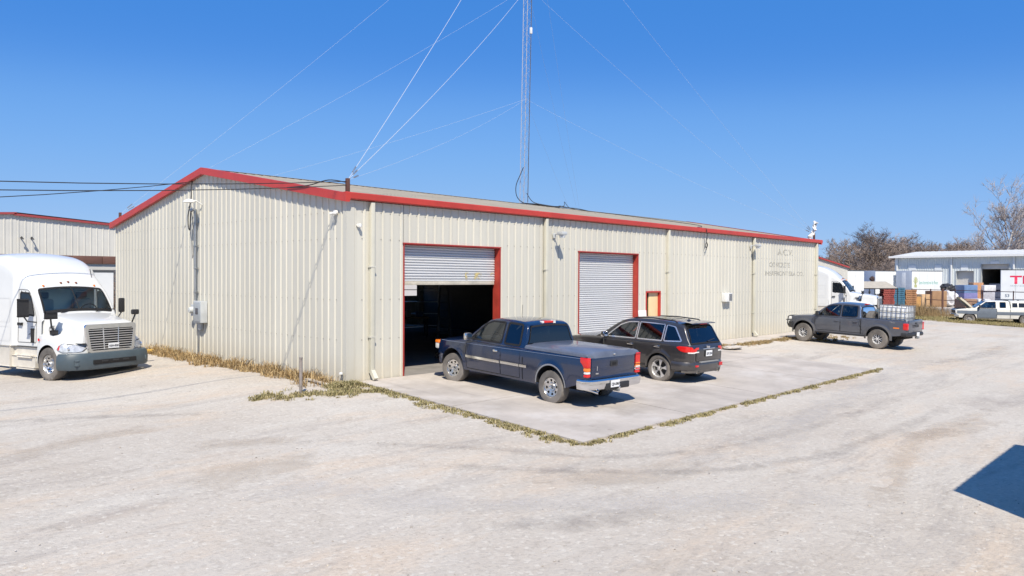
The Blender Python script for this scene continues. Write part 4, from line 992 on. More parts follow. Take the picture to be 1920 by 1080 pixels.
# ---- charcoal SUV
def grey_suv():
    t = thing('suv', 'charcoal grey sport utility vehicle parked between blue pickup and closed roll-up door', 'suv')
    paint = mat('charcoal_paint', (0.040, 0.038, 0.040), 0.3, metal=0.35, coat=1.0, var=0.12, scale=2, dirt=(DUST, 0.22, 0.9))
    V = Veh(t, dict(paint=paint, axles=(0.0, 2.915), arch=(0.435, 0.41, 1.0), tyre=(0.39, 0.265), track=1.63,
        plan=[(-.98, .70), (-.94, .79), (-.85, .86), (-.65, .92), (-.3, .945), (.5, .95), (2.3, .95), (3.1, .94), (3.55, .88), (3.78, .74), (3.85, .60)],
        top=[(-.98, .99), (-.95, 1.08), (-.88, 1.14), (-.5, 1.15), (.5, 1.12), (1.8, 1.09), (2.3, 1.085), (3.0, 1.045), (3.5, .97), (3.75, .89), (3.85, .80)],
        bottom=[(-.98, .46), (-.6, .36), (.4, .34), (2.5, .34), (3.4, .36), (3.85, .42)],
        sec=[(.3, .06), (.42, .025), (.58, .022), (.72, .005), (.90, 0.0), (1.02, .012), (1.2, .04)], roll=0.07,
        crown=[(2.0, .0), (2.4, .045), (3.5, .05), (3.85, .03)], flare=(0.03, 0.055),
        cab=dict(base=1.08, tum=0.33, w=[(-.95, .78), (-.6, .88), (0, .905), (1.5, .905), (2.4, .87)], rr=.12, crown=.04, seats=(1.0, .0),
            roof=[(-.93, 1.09), (-.89, 1.16), (-.80, 1.36), (-.70, 1.55), (-.63, 1.655), (-.55, 1.69), (-.2, 1.73), (.5, 1.765), (1.0, 1.755), (1.35, 1.715), (1.55, 1.65), (2.38, 1.09)])))
    V.lower_body()
    fr = mat('bright_window_trim', (.70, .70, .70), .25, metal=.8)
    f1 = round_poly([(.90, 1.15), (1.98, 1.125), (1.52, 1.50), (1.25, 1.60), (.90, 1.625)], .04)
    f2 = round_poly([(-.02, 1.165), (.84, 1.15), (.84, 1.63), (-.02, 1.625)], .03)
    f3 = round_poly([(-.66, 1.20), (-.09, 1.165), (-.09, 1.62), (-.36, 1.585)], .05)
    V.cabin([(f1, m_gl, .035, fr), (f2, m_gl_dark, .035, fr), (f3, m_gl_dark, .035, fr)], (1.58, 2.30, .94), (1.15, 1.63, .97, -.60, m_gl_dark))
    V.door([(.86, .46), (1.95, .46), (2.04, .75), (2.06, 1.06), (.86, 1.08)], (1.02, .985), m_chrome, .2)
    V.door([(-.04, .86), (.22, .80), (.42, .62), (.46, .46), (.84, .46), (.84, 1.08), (-.04, 1.10)], (.08, 1.0), m_chrome, .2)
    m_cl = mat('dark_cladding', (0.035, 0.033, 0.033), .6, dirt=(DUST, .5, .8))
    for sd in (1, -1):
        for xc in V.P['axles']: ribbon([(xc+.435*math.cos(a), .41+.435*math.sin(a)) for a in [math.pi*k/24-.05 for k in range(25)]], V.f(sd, .014), .05, False).build('arch_trim', m_cl, t, 40)
        patch([(.46, .335), (2.46, .335), (2.46, .42), (.46, .42)], V.f(sd, .015), 12, 2).build('sill_cladding', m_cl, t, 40)
        # wraparound tail lamp: side tip and rear face
        pts = [(-.58, 1.05), (-.75, 1.085), (-.90, 1.085), (-.965, 1.03)]
        q = MB(); up = []; lo = []
        for x in (-.56, -.64, -.72, -.80, -.87, -.92, -.955, -.975): 
            zt = 1.075 if x > -.9 else 1.06; zt = min(zt, V.top(x)-.01); zl = .985-.07*min(1, max(0, (-.56-x)/.2)); y = V.yside(x, .98)+.012
            if x == -.56: zt, zl = 1.045, 1.025
            up.append((x-.004, sd*y, zt)); lo.append((x-.004, sd*y, zl))
        for y in (.62, .53, .49): up.append((-1.0, sd*y, 1.045)); lo.append((-1.0, sd*y, .93 if y > .42 else .98))
        mid = [(a[0]*1.004, a[1]*1.006, (a[2]+b[2])/2) for a, b in zip(up, lo)]
        q.grid([up, mid, lo]); q.build('tail_lamp', m_red, t, 50)
        q = MB(); q.grid([[(a[0]-.006, a[1], a[2]+.004) for a in lo[4:]], [(a[0]-.008, a[1]*.99, a[2]-.03) for a in lo[4:]]]); q.build('lamp_strip', m_clear, t, 50)
        q = MB(); q.bevbox(-1.045, -.98, sd*.52, sd*.66, .505, .56, .02); q.build('rear_reflector', m_red, t)
        q = MB(); q.bevbox(3.45, 3.72, sd*.60, sd*.88, .80, .92, .03); q.build('headlight', m_clear, t)
        MB().tube([(-.85, sd*.50, .36), (-1.03, sd*.52, .355)], .05, 12, cap=False).build('exhaust_tip', m_chrome, t)
    # hatch, bumper, plate
    hp = MB().bevbox(-1.005, -.965, -.60, .60, .66, 1.0, .02).build('tailgate', paint, t)
    MB().bevbox(-1.02, -1.0, -.30, .30, .985, 1.01, .008).build('chrome_strip', m_chrome, hp)
    lettering('badge', 'Jeep', .10, m_chrome, hp, (-1.012, .12, 1.02), (0, -1, 0), (0, 0, 1), 1.0, .004)
    MB().bevbox(-1.015, -.99, -.22, .22, .78, .95, .02).build('plate_recess', m_seam, hp)
    plate(t, (-1.018, 0, .865), (0, -1, 0), (0, 0, 1), 'GPX 284', (-1, 0, 0))
    bp = V.bumper('rear_bumper', [(-1.0, 0), (-1.0, .40), (-.97, .66), (-.88, .82), (-.70, .925), (-.44, .955)], [(-.02, .40), (.03, .42), (.045, .50), (.045, .585), (.02, .64), (-.06, .65)], paint)
    V.bumper('bumper_valance', [(-1.0, 0), (-1.0, .40), (-.97, .64), (-.88, .80), (-.72, .90)], [(-.05, .33), (.02, .34), (.03, .42), (-.02, .43)], m_cl)
    MB().bevbox(-1.062, -.98, -.46, .46, .615, .655, .012).build('bumper_step', mat('step_grey', (.22, .22, .22), .5), bp)
    V.bumper('front_bumper', [(3.88, 0), (3.86, .4), (3.74, .72), (3.5, .9), (3.3, .945)], [(-.05, .33), (.02, .35), (.04, .5), (.03, .66), (-.03, .70)], paint)
    # spoiler, roof rails, wiper
    q = MB(); q.grid([[(x, y, z) for y in (-.60, -.4, 0, .4, .60)] for x, z in ((-.42, 1.722), (-.60, 1.722), (-.80, 1.70), (-.815, 1.68), (-.78, 1.672), (-.60, 1.66))])
    sp = q.build('spoiler', paint, t, 30); MB().bevbox(-.81, -.79, -.18, .18, 1.664, 1.688, .006).build('brake_lamp', m_red, sp)
    for sd in (1, -1): MB().tube([(-.35, sd*.60, 1.68), (-.25, sd*.60, 1.735), (.5, sd*.60, 1.765), (1.05, sd*.59, 1.74), (1.2, sd*.58, 1.70)], .018, 8).build('roof_rail', m_blackp, t)
    q = MB(); rows = [[tuple(V.roofpt(x, u, .006)) for u in (-.62, -.3, 0, .3, .62)] for x in (.05, .35, .7, 1.1, 1.28)]; q.grid(rows).build('sunroof', mat('sunroof_glass', (.02, .022, .025), .06), t, 60)
    q = MB(); q.lathe([(0, .05), (.02, .045), (.07, 0)], 10, 'Z', (-.32, 0, 1.725)); q.build('antenna_fin', paint, t)
    MB().tube([tuple(V.roofpt(-.885, -.1)+Vector((-.03, 0, .02))), tuple(V.roofpt(-.865, -.60)+Vector((-.03, 0, .04)))], .012, 6).build('wiper', m_blackp, t)
    V.mirror(1.92, 1.19, .90, m_chrome, (.14, .20, .17), .06)
    V.wheels('spoke5', mat('silver_wheel', (.66, .65, .64), .35, metal=.6, var=.1), .268, R(3))
    return t
# ---- slate grey crew-cab pickup
def grey_pickup():
    t = thing('pickup_truck', 'slate grey crew cab pickup on big tyres near the far end of the wall', 'pickup')
    paint = mat('slate_paint', (0.078, 0.088, 0.115), 0.32, metal=0.3, coat=0.9, var=0.12, scale=2, dirt=(DUST, 0.25, 1.0))
    V = Veh(t, dict(paint=paint, axles=(0.0, 3.30), arch=(0.50, 0.47, 1.0), tyre=(0.42, 0.29), track=1.66,
        plan=[(-1.17, .84), (-1.13, .88), (-1.0, .905), (1.0, .92), (2.8, .92), (3.6, .91), (3.95, .85), (4.08, .74), (4.14, .60)],
        top=[(-1.17, 1.26), (-1.1, 1.28), (.75, 1.27), (.9, 1.235), (2.5, 1.215), (2.9, 1.21), (3.4, 1.185), (3.8, 1.14), (4.05, 1.06), (4.14, .96)],
        bottom=[(-1.17, .66), (-.6, .58), (.5, .52), (2.8, .52), (3.7, .56), (4.14, .68)],
        sec=[(.4, .05), (.55, .025), (.72, .02), (.80, .003), (.95, 0.0), (1.12, .01), (1.3, .03)], roll=0.06, bed_open=(-1.10, .70), extra=[(-1.101, .701), (-1.099, .699)],
        crown=[(2.6, .0), (2.95, .045), (3.9, .045), (4.14, .02)], flare=(0.04, 0.06),
        cab=dict(base=1.20, tum=0.27, w=[(.7, .84), (1.1, .87), (2.3, .87), (2.95, .84)], rr=.10, crown=.035, seats=(1.85, 1.0),
            roof=[(.72, 1.205), (.75, 1.45), (.79, 1.68), (.84, 1.79), (.92, 1.835), (1.2, 1.87), (1.6, 1.88), (1.95, 1.86), (2.2, 1.80), (2.35, 1.72), (2.98, 1.205)])))
    V.lower_body()
    f1 = round_poly([(1.68, 1.265), (2.66, 1.255), (2.28, 1.66), (2.08, 1.735), (1.68, 1.755)], .05)
    f2 = round_poly([(.92, 1.30), (1.05, 1.265), (1.60, 1.265), (1.60, 1.755), (.95, 1.745)], .05)
    V.cabin([(f1, m_gl, .035, m_seam), (f2, m_gl_dark, .035, m_seam)], (2.38, 2.90, .93), (1.32, 1.73, .96, .85, m_gl_dark))
    V.door([(1.64, .60), (2.70, .60), (2.78, .85), (2.78, 1.20), (1.64, 1.20)], (1.78, 1.06), None, .2)
    V.door([(.80, 1.20), (.80, .95), (.62, .60), (1.62, .60), (1.62, 1.20)][::-1], (.96, 1.07), None, .2)
    m_fl = mat('grey_flare', (0.065, 0.068, 0.078), .55, dirt=(DUST, .4, 1.0))
    for sd in (1, -1):
        for xc in V.P['axles']: ribbon([(xc+.535*math.cos(a), .47+.535*math.sin(a)) for a in [math.pi*(k/24)*1.1-.05*math.pi for k in range(25)]], V.f(sd, .010), .09, False).build('wheel_flare', m_fl, t, 40)
        ribbon([(.735, .56), (.735, 1.22)], V.f(sd, .006), .035, False).build('bed_gap', m_seam, t, 40)
        q = MB(); q.bevbox(-1.20, -1.0, sd*.78, sd*.915, .88, 1.16, .03); q.build('tail_lamp', m_red, t)
        patch([(-.86, .915), (-.62, .915), (-.62, .965), (-.86, .965)], V.f(sd, .008), 4, 1).build('side_marker', m_amber, t, 40)
        q = MB(); q.bevbox(3.82, 4.06, sd*.60, sd*.855, .95, 1.08, .03); q.build('headlight', m_clear, t)
        MB().bevbox(.55, 2.75, sd*.86, sd*.99, .46, .52, .02).build('running_board', m_blackp, t)
        MB().tube([(.79, sd*.83, 1.24), (.82, sd*.79, 1.55), (.86, sd*.70, 1.77)], .022, 8).build('pillar_highlight', m_chrome, t)
    # open bed
    q = MB()
    q.grid([[(x, y, 1.285) for y in (.80, .87)] for x in (-1.10, 0, .71)]); q.grid([[(x, -y, 1.285) for y in (.80, .87)] for x in (-1.10, 0, .71)])
    for sd in (1, -1): q.grid([[(x, sd*.80, z) for z in (1.285, .72)] for x in (-1.10, .71)])
    q.grid([[(x, y, .72) for y in (-.80, .80)] for x in (-1.10, .71)]); q.grid([[(.705, y, z) for y in (-.80, .80)] for z in (.72, 1.22)])
    q.build('bed_liner', m_blackp, t, 0)
    tg = MB().bevbox(-1.20, -1.15, -.775, .775, .76, 1.285, .02).build('tailgate', paint, t)
    lettering('tailgate_lettering', 'TOYOTA', .16, m_seam, tg, (-1.205, .42, .98), (0, -1, 0), (0, 0, 1), 1.15, .004)
    MB().bevbox(-1.212, -1.19, -.12, .12, 1.12, 1.19, .02).build('tailgate_handle', m_blackp, tg)
    bp = V.bumper('rear_bumper', [(-1.24, 0), (-1.24, .4), (-1.22, .72), (-1.12, .88), (-.95, .90)], [(-.04, .60), (.03, .62), (.05, .70), (.02, .76), (-.05, .76)], m_blackp)
    MB().bevbox(-1.34, -1.2, -.08, .08, .50, .60, .02).build('hitch', m_galv, t)
    plate(t, (-1.30, .0, .70), (0, -1, 0), (0, 0, 1), '', (-1, 0, 0))
    V.bumper('front_bumper', [(4.22, 0), (4.20, .4), (4.08, .74), (3.86, .90)], [(-.06, .56), (.03, .58), (.05, .70), (.03, .84), (-.04, .88)], m_blackp)
    q = MB()
    for y in (-.55, .55): q.tube([(4.22, y, .62), (4.27, y, .75), (4.24, y, 1.06), (4.18, y*.9, 1.10)], .025)
    q.tube([(4.18, -.5, 1.10), (4.18, .5, 1.10)], .025); q.tube([(4.20, -.8, .92), (4.26, -.5, .90), (4.26, .5, .90), (4.20, .8, .92)], .022); q.build('brush_guard', m_blackp, t)
    V.mirror(2.62, 1.34, .86, m_blackp, (.14, .20, .20), .07)
    MB().tube([(2.9, -.80, 1.2), (3.0, -.82, 1.9)], .005, 5).build('antenna', m_blackp, t)
    MB().bevbox(.80, .90, -.16, .16, 1.815, 1.85, .01).build('brake_lamp', m_red, t)
    for sd in (1, -1): lettering('decal', 'TRD', .09, mat('pale_decal', (.3, .31, .33), .5), t, (-.45 if sd > 0 else -.75, sd*(V.yside(-.6, 1.15)+.008), 1.14), (-sd, 0, 0), (0, 0, 1), 1.3)
    V.wheels('spoke6', mat('machined_wheel', (.62, .62, .62), .4, metal=.3, var=.25, scale=14), .215, R(-4))
    return t
# ---- old two-tone pickup with a cap and its bonnet up
def old_pickup():
    t = thing('pickup_truck', 'old white and grey pickup with its bonnet raised standing on dry grass', 'pickup')
    wht = mat('old_white_paint', (.66, .65, .60), .45, var=.08, scale=3, dirt=(DUST, .3, .8)); gry = mat('old_grey_paint', (.13, .155, .19), .5, var=.12, scale=3)
    V = Veh(t, dict(paint=wht, axles=(0.0, 3.52), arch=(0.44, 0.40, 1.0), tyre=(0.375, 0.24), track=1.66,
        plan=[(-1.15, .92), (-1.1, .95), (0, .97), (3.5, .97), (4.2, .96), (4.34, .94), (4.38, .90)],
        top=[(-1.15, 1.20), (3.0, 1.19), (3.4, 1.17), (4.2, 1.10), (4.33, 1.07), (4.38, 1.0)],
        bottom=[(-1.15, .55), (-.5, .44), (.5, .42), (3.0, .42), (4.1, .46), (4.38, .50)],
        sec=[(.3, .04), (.5, .02), (.8, 0), (1.0, .005), (1.25, .03)], roll=.04, bed_open=(3.22, 4.28), extra=[(3.219, 4.281), (3.221, 4.279)],
        cab=dict(base=1.17, tum=.22, w=[(-1.2, .90), (3.2, .90)], rr=.08, crown=.03, seats=(2.0,),
            roof=[(.95, 1.18), (.97, 1.55), (1.0, 1.70), (1.06, 1.765), (1.2, 1.78), (2.2, 1.78), (2.42, 1.74), (3.18, 1.19)])))
    V.lower_body()
    f1 = round_poly([(1.85, 1.22), (2.98, 1.22), (2.45, 1.66), (1.85, 1.69)], .03); f2 = round_poly([(1.22, 1.25), (1.58, 1.25), (1.58, 1.66), (1.22, 1.66)], .04)
    V.cabin([(f1, m_gl, .04, m_seam), (f2, m_gl_dark, .04, m_seam)], (2.50, 3.12, .93), None)
    V.side('stripe_panel', [(-1.0, .70), (1.76, .70), (1.76, .93), (-1.0, .93)], gry, .014); V.side('stripe_panel', [(3.02, .72), (4.3, .78), (4.3, 1.0), (3.02, .98)], gry, .014)
    for sd in (1, -1):
        d = patch([(1.78, .46), (3.02, .46), (3.04, 1.17), (1.78, 1.17)], V.f(sd, .006), 10, 6).build('door', gry, t, 40); ribbon([(1.78, .46), (3.02, .46), (3.04, 1.17), (1.78, 1.17)], V.f(sd, .008), .03).build('door_gap', m_seam, d, 40)
        q = MB(); q.bevbox(4.30, 4.40, sd*.62, sd*.93, .80, 1.0, .02); q.build('headlight', m_clear, t); ribbon([(.95, .45), (.95, 1.18)], V.f(sd, .006), .03, False).build('bed_gap', m_seam, t, 40)
    # camper cap
    q = MB(); rows = []
    for x in (-1.12, -1.10, 0, .9): rows.append([(x, y, z) for y, z in ((-.93, 1.19), (-.88, 1.45), (-.80, 1.68), (-.72, 1.75), (0, 1.78), (.72, 1.75), (.80, 1.68), (.88, 1.45), (.93, 1.19))])
    q.grid(rows); q.f.append((0, 1, 2, 3, 4, 5, 6, 7, 8)); q.f.append(tuple(27+k for k in range(9))); cap = q.build('camper_cap', wht, t, 40)
    for sd in (1, -1):
        for a, b in ((.50, .82), (-.95, .42)): MB().add([(a, sd*.925, 1.30), (b, sd*.925, 1.30), (b, sd*.845, 1.62), (a, sd*.845, 1.62)], [(0,1,2,3)]).build('cap_window', mat('cap_glass', (.02, .022, .025), .1), cap, 0)
    # raised bonnet
    q = MB(); A, B = (3.24, 1.22), (2.62+.9, 2.05)
    rows = []; import_ = [(0, 0), (.25, .05), (.55, .08), (.85, .07), (1.0, .0)]
    for u, h in import_:
        x = 3.22+.78*u+h*.8; z = 1.22+.80*u-h*.2+.10*math.sin(u*3.14); rows.append([(x+.012, y, z) for y in (-.80, -.4, 0, .4, .80)])
    q.grid(rows); q.grid([[(p[0]+.035, p[1], p[2]-.02) for p in r_] for r_ in rows])
    for y in (-.80, .80): q.grid([[(r_[0][0]+.012, y, r_[0][2]) for r_ in rows], [(r_[0][0]+.09, y, r_[0][2]-.10) for r_ in rows]])
    hd = q.build('raised_bonnet', mat('bonnet_inner', (.58, .53, .42), .6, var=.1), t, 40)
    MB().bevbox(3.25, 4.25, -.78, .78, .70, .98, .05).build('engine', mat('engine_dark', (.03, .03, .03), .7), t)
    V.bumper('front_bumper', [(4.50, 0), (4.50, .6), (4.46, .9), (4.2, .98)], [(-.05, .48), (.02, .48), (.03, .58), (.02, .68), (-.05, .68)], m_chrome)
    MB().bevbox(4.34, 4.41, -.58, .58, .78, 1.02, .02).build('grille', m_blackp, t)
    V.mirror(2.88, 1.32, .92, m_blackp, (.10, .2, .24), .04)
    V.wheels('holes', mat('worn_wheel', (.40, .38, .36), .5, metal=.5, var=.25), .215)
    return t
# ---- small silver hatchback under the carport
def silver_car():
    t = thing('car', 'silver sedan sheltered under the tin carport', 'car')
    paint = mat('silver_paint', (.42, .43, .45), .3, metal=.5, coat=.8)
    V = Veh(t, dict(paint=paint, axles=(0.0, 2.7), arch=(0.36, 0.33, 1.0), tyre=(0.32, 0.21), track=1.52,
        plan=[(-.95, .65), (-.85, .78), (-.4, .87), (2.7, .88), (3.3, .80), (3.6, .60)], top=[(-.95, .86), (-.8, .98), (0, 1.0), (1.9, .94), (2.4, .92), (3.2, .80), (3.6, .62)],
        bottom=[(-.95, .36), (0, .22), (2.7, .22), (3.6, .30)], sec=[(.2, .05), (.5, .0), (.8, .01), (1.05, .05)], roll=.06, crown=[(1.5, 0), (2.2, .06), (3.5, .05)],
        cab=dict(base=.93, tum=.38, w=[(-.7, .74), (0, .82), (1.5, .82), (2.3, .76)], rr=.1, crown=.03, seats=(.9,), roof=[(-.72, .98), (-.3, 1.22), (.1, 1.40), (.6, 1.45), (1.1, 1.42), (1.4, 1.34), (2.25, .94)])))
    V.lower_body(); V.cabin([(round_poly([(-.28, 1.0), (1.85, .98), (1.3, 1.28), (.6, 1.36), (.15, 1.34)], .04), m_gl_dark, .04, m_seam)], (1.45, 2.18, .93), (1.02, 1.36, .95, .05, m_gl_dark))
    for sd in (1, -1):
        MB().bevbox(-.96, -.80, sd*.45, sd*.76, .70, .84, .03).build('tail_lamp', m_red, t); MB().bevbox(3.3, 3.55, sd*.45, sd*.72, .60, .70, .03).build('headlight', m_clear, t)
    V.wheels('spoke5', m_alloy, .2)
    return t
bt = blue_pickup(); place_vehicle(bt, 2.21+.92, -5.07, R(86.5), .036)
sv = grey_suv(); place_vehicle(sv, 7.21+.92, -4.80, R(87), .036)
gp = grey_pickup(); place_vehicle(gp, 23.12+.92, -5.55, R(86.5), .036)
# ---- highway tractor with sleeper
def tractor(label):
    t = thing('semi_truck', label, 'truck')
    wht = mat('truck_white', (.62, .63, .625), .3, coat=.6, var=.03, scale=1.5, dirt=((.40, .36, .30), .22, 1.6))
    skirt = mat('truck_skirt', (.60, .57, .51), .55, var=.12, scale=2, dirt=((.36, .32, .26), .5, 1.2))
    bum = mat('truck_bumper', (.045, .068, .085), .5, var=.15, scale=3, dirt=((.33, .31, .28), .12, .9))
    V = Veh(t, dict(paint=wht, axles=(0.0, 0.0), arch=(.62, .50, 1.0), tyre=(.515, .29), track=2.06, bare=True, wsglass=glass('truck_glass', (.86, .97, .93), -.01),
        plan=[(-.80, 1.10), (-.66, 1.16), (-.3, 1.20), (.4, 1.20), (.70, 1.14), (.90, 1.00), (1.02, .82), (1.08, .64)],
        top=[(-.80, 1.42), (-.4, 1.43), (.0, 1.40), (.4, 1.30), (.7, 1.19), (.9, 1.08), (1.08, .96)],
        bottom=[(-.80, .55), (1.08, .72)], sec=[(.4, .0), (.9, .0), (1.1, .02), (1.45, .06)], roll=.16, crown=[(-.8, .1), (.5, .1), (1.08, .05)],
        cab=dict(base=1.0, tum=.02, curv=0.0, w=[(-3.75, 1.20), (-2.1, 1.20), (-1.85, 1.13), (-.6, 1.09)], rr=[(-3.75, .34), (-1.8, .34), (-1.3, .20), (-1.1, .14), (-.58, .08)], crown=.07, seats=(),
            roof=[(-3.75, 3.97), (-3.2, 3.96), (-2.6, 3.86), (-2.0, 3.58), (-1.6, 3.25), (-1.32, 2.97), (-1.22, 2.88), (-.62, 2.02), (-.58, 1.9)])))
    V.lower_body('fender')
    sw = round_poly([(-1.78, 2.02), (-.98, 1.96), (-1.18, 2.52), (-1.32, 2.66), (-1.78, 2.68)], .06)
    V.cabin([(sw, m_gl_dark, .05, m_seam)], (-1.18, -.67, .97), None)
    q = MB(); q.bevbox(-1.05, -.72, -.95, .95, 1.9, 2.06, .05); q.build('dash_top', mat('dash_grey', (.42, .45, .43), .7), t)
    for sd in (1, -1):
        q = MB(); q.bevbox(-1.75, -1.55, sd*.55-.26, sd*.55+.26, 1.7, 2.45, .06); q.build('seat', mat('truck_seat', (.30, .31, .30), .9), t)
        q = MB(); q.bevbox(-1.72, -1.62, sd*.55-.15, sd*.55+.15, 2.47, 2.68, .04); q.build('headrest', m_seat, t)
    MB().box(-2.0, -1.9, -1.05, 1.05, 1.2, 2.85).build('cabin_curtain', mat('curtain', (.60, .64, .60), .9), t, 0)
    a_ = [math.pi*k/20 for k in range(21)]
    MB().tube([(-1.15+.05*math.sin(a), .5+.24*math.cos(a), 2.08+.2*math.sin(a)) for a in [2*math.pi*k/18 for k in range(19)]], .018, 6).build('steering_wheel', m_blackp, t)
    # centre post of the windscreen, wipers
    MB().tube([tuple(V.roofpt(x, 0, .012)) for x in (-1.2, -1.0, -.8, -.66)], .016, 6).build('windscreen_post', m_seam, t)
    for y in (-.55, .45): MB().tube([(-.60, y, 2.04), (-.68, y+.35, 2.10), (-.70, y+.62, 2.10)], .012, 5).build('wiper', m_seam, t)
    # bonnet
    q = MB(); rows = []
    for x in (-.80, -.6, -.3, 0, .3, .6, .8, .92, 1.0, 1.05, 1.08):
        tp = slerp([(-.80, 2.06), (-.3, 1.99), (.3, 1.90), (.8, 1.82), (.95, 1.78), (1.04, 1.72), (1.08, 1.64)], x); w = slerp([(-.80, 1.04), (-.2, .92), (.4, .80), (.9, .80), (1.08, .735)], x); r_ = .14
        half = [(w+.04, 1.15), (w+.02, 1.35), (w, tp-r_-.05)]+[(w-r_*(1-math.cos(a)), tp-.05-r_+r_*math.sin(a)) for a in (.3, .6, .9, 1.2, 1.57)]
        half += [((w-r_)*k, tp-.05*k*k) for k in (.8, .6, .4, .2, 0)]
        rows.append([(x, y, z) for y, z in half]+[(x, -y, z) for y, z in half[-2::-1]])
    q.grid(rows); q.f.append(tuple(len(q.v)-len(rows[0])+k for k in range(len(rows[0])))); bn = q.build('bonnet', wht, t, 40)
    # grille
    def gx(z): return 1.09+.05*(1.7-z)
    def gw(z): return .62+.10*(z-.86)/.84
    out = round_poly([(-.66, .84), (.66, .84), (.755, 1.72), (-.755, 1.72)], .11); inn = round_poly([(-.57, .91), (.57, .91), (.655, 1.58), (-.655, 1.58)], .07)
    q = MB(); n = len(out)
    A = [(gx(z)+.0, y, z) for y, z in out]; B = [(gx(z)+.055, y*.985, z) for y, z in out]; Cc = [(gx(z)+.055, y, z) for y, z in inn]; Dd = [(gx(z)-.02, y, z) for y, z in inn]
    q.grid([r_+[r_[0]] for r_ in (A, B, Cc, Dd)]); gr = q.build('grille', m_chrome, t, 40)
    MB().add([(gx(z)-.012, y, z) for y, z in inn], [tuple(range(len(inn)))]).build('grille_mesh', mat('radiator_dark', (.015, .015, .017), .8), gr, 0)
    for k in range(9):
        z = .955+k*.073; w = gw(z)-.045; q = MB(); q.bevbox(gx(z)+.0, gx(z)+.04, -w, w, z-.013, z+.013, .010); q.build('grille_bar', mat('grille_silver', (.62, .63, .64), .3, metal=.7), gr)
    for y in (-.2, .2): MB().bar((gx(.93)+.03, y, .93), (gx(1.58)+.03, y*1.1, 1.58), .022).build('grille_upright', m_alloy, gr, 0)
    plate(t, (1.17, .06, 1.03), (0, 1, 0), (0, 0, 1), 'R3H-8381', (1, 0, 0))
    # headlights on the fender noses
    for sd in (1, -1):
        pl = round_poly([(.52, .97), (.72, .885), (1.05, .885), (1.05, 1.0), (.92, 1.10), (.66, 1.16)], .04)
        h = patch(pl, V.f(sd, .012), 12, 5).build('headlight', mat('headlight_glass', (.58, .59, .60), .15, metal=.3, coat=1.0, var=.3, scale=9), t, 40); ribbon(pl, V.f(sd, .016), .012).build('headlight_seal', m_seam, h, 40)
        MB().lathe([(0, -.015), (.05, -.01), (.065, .01)], 14, 'Y', (.84, sd*(V.yside(.84, .99)+.004), .99)).build('headlight_bulb', m_chrome, h)
        patch([(.55, .97), (.60, .95), (.63, 1.09), (.58, 1.10)], V.f(sd, .013), 3, 3).build('indicator_lamp', m_red, h, 40)
        MB().lathe([(0, .03), (.035, .02), (.045, 0)], 10, 'Y' if sd > 0 else 'Y', (-.52, sd*1.19, 1.24)).build('side_lamp', m_red, t)
        ribbon([(.62*math.cos(a), .50+.62*math.sin(a)) for a in a_], V.f(sd, .008), .04, False).build('arch_lip', wht, t, 40)
    # bumper in three pieces' worth of relief
    bp = V.bumper('front_bumper', [(1.34, 0), (1.33, .55), (1.24, .90), (1.08, 1.10), (.86, 1.20), (.62, 1.22)], [(-.10, .35), (.0, .35), (.035, .42), (.04, .60), (.02, .78), (-.02, .84), (-.12, .85)], bum)
    q = MB(); q.bevbox(1.345, 1.395, -.62, .62, .50, .64, .03); ig = q.build('bumper_intake', m_seam, bp)
    for y in (-.3, 0, .3): MB().bevbox(1.38, 1.408, y-.09, y+.09, .56, .62, .01).build('intake_bar', m_blackp, ig)
    for sd in (1, -1): 
        q = MB(); q.bevbox(1.16, 1.24, sd*.86, sd*1.02, .50, .64, .03); q.build('fog_lamp', mat('fog_dark', (.10, .13, .15), .35), bp)
    # doors, panels, skirts, steps
    for sd in (1, -1):
        F = lambda x, z, sd=sd: (x, sd*(V.yc(x, z)+.006), z)
        dp = [(-1.86, 1.12), (-.86, 1.12), (-.86, 1.90), (-1.24, 2.68), (-1.36, 2.76), (-1.86, 2.78)]
        o = ribbon(round_poly(dp, .05), F, .022).build('door_gap', mat('gap_grey', (.16, .16, .16), .7), t, 40)
        q = MB(); q.bevbox(-1.80, -1.62, sd*1.12, sd*1.165, 1.66, 1.72, .015); q.build('door_handle', m_blackp, t)
        MB().bevbox(-1.02, -.97, sd*1.10, sd*1.15, 1.15, 1.55, .02).build('grab_handle', m_blackp, t)
        for a, b, z0, z1 in ((-3.1, -2.25, 1.75, 2.5), (-3.1, -2.2, 1.15, 1.6)): ribbon(round_poly([(a, z0), (b, z0), (b, z1), (a, z1)], .08), lambda x, z, sd=sd: (x, sd*(V.yc(x, z)+.006), z), .03).build('locker_panel', wht, t, 40)
        q = MB(); q.bevbox(-3.75, -2.15, sd*.95, sd*1.19, .34, .995, .04); q.build('side_skirt', skirt, t)
        q = MB(); q.bevbox(-2.14, -.72, sd*.95, sd*1.155, .34, .70, .03); q.bevbox(-2.14, -.72, sd*.90, sd*1.09, .70, .995, .02); q.build('side_skirt', skirt, t)
        MB().bevbox(-1.75, -.95, sd*1.02, sd*1.20, .66, .72, .015).build('step', skirt, t); MB().bevbox(-1.75, -.72, sd*1.03, sd*1.21, .30, .36, .015).build('step', skirt, t)
        lettering('unit_number', '105', .17, m_ink, t, (-.30 if sd < 0 else -.02, sd*(.985), 1.55), (-sd, 0, 0), (0, -sd*.05, 1), 1.0, .006)
        for k, (x, z, w, h) in enumerate(((-1.18, 1.60, .22, .035), (-1.22, 1.52, .28, .05), (-1.2, 1.43, .20, .03), (-1.3, 1.35, .12, .06))): MB().add([(x+dx, sd*(V.yc(x, z)+.006), z+dz) for dx, dz in ((0, 0), (w*.9, .03), (w, h), (.05, h*.8))], [(0,1,2,3)]).build('door_lettering', mat('grey_print', (.16, .16, .17), .6), t, 0)
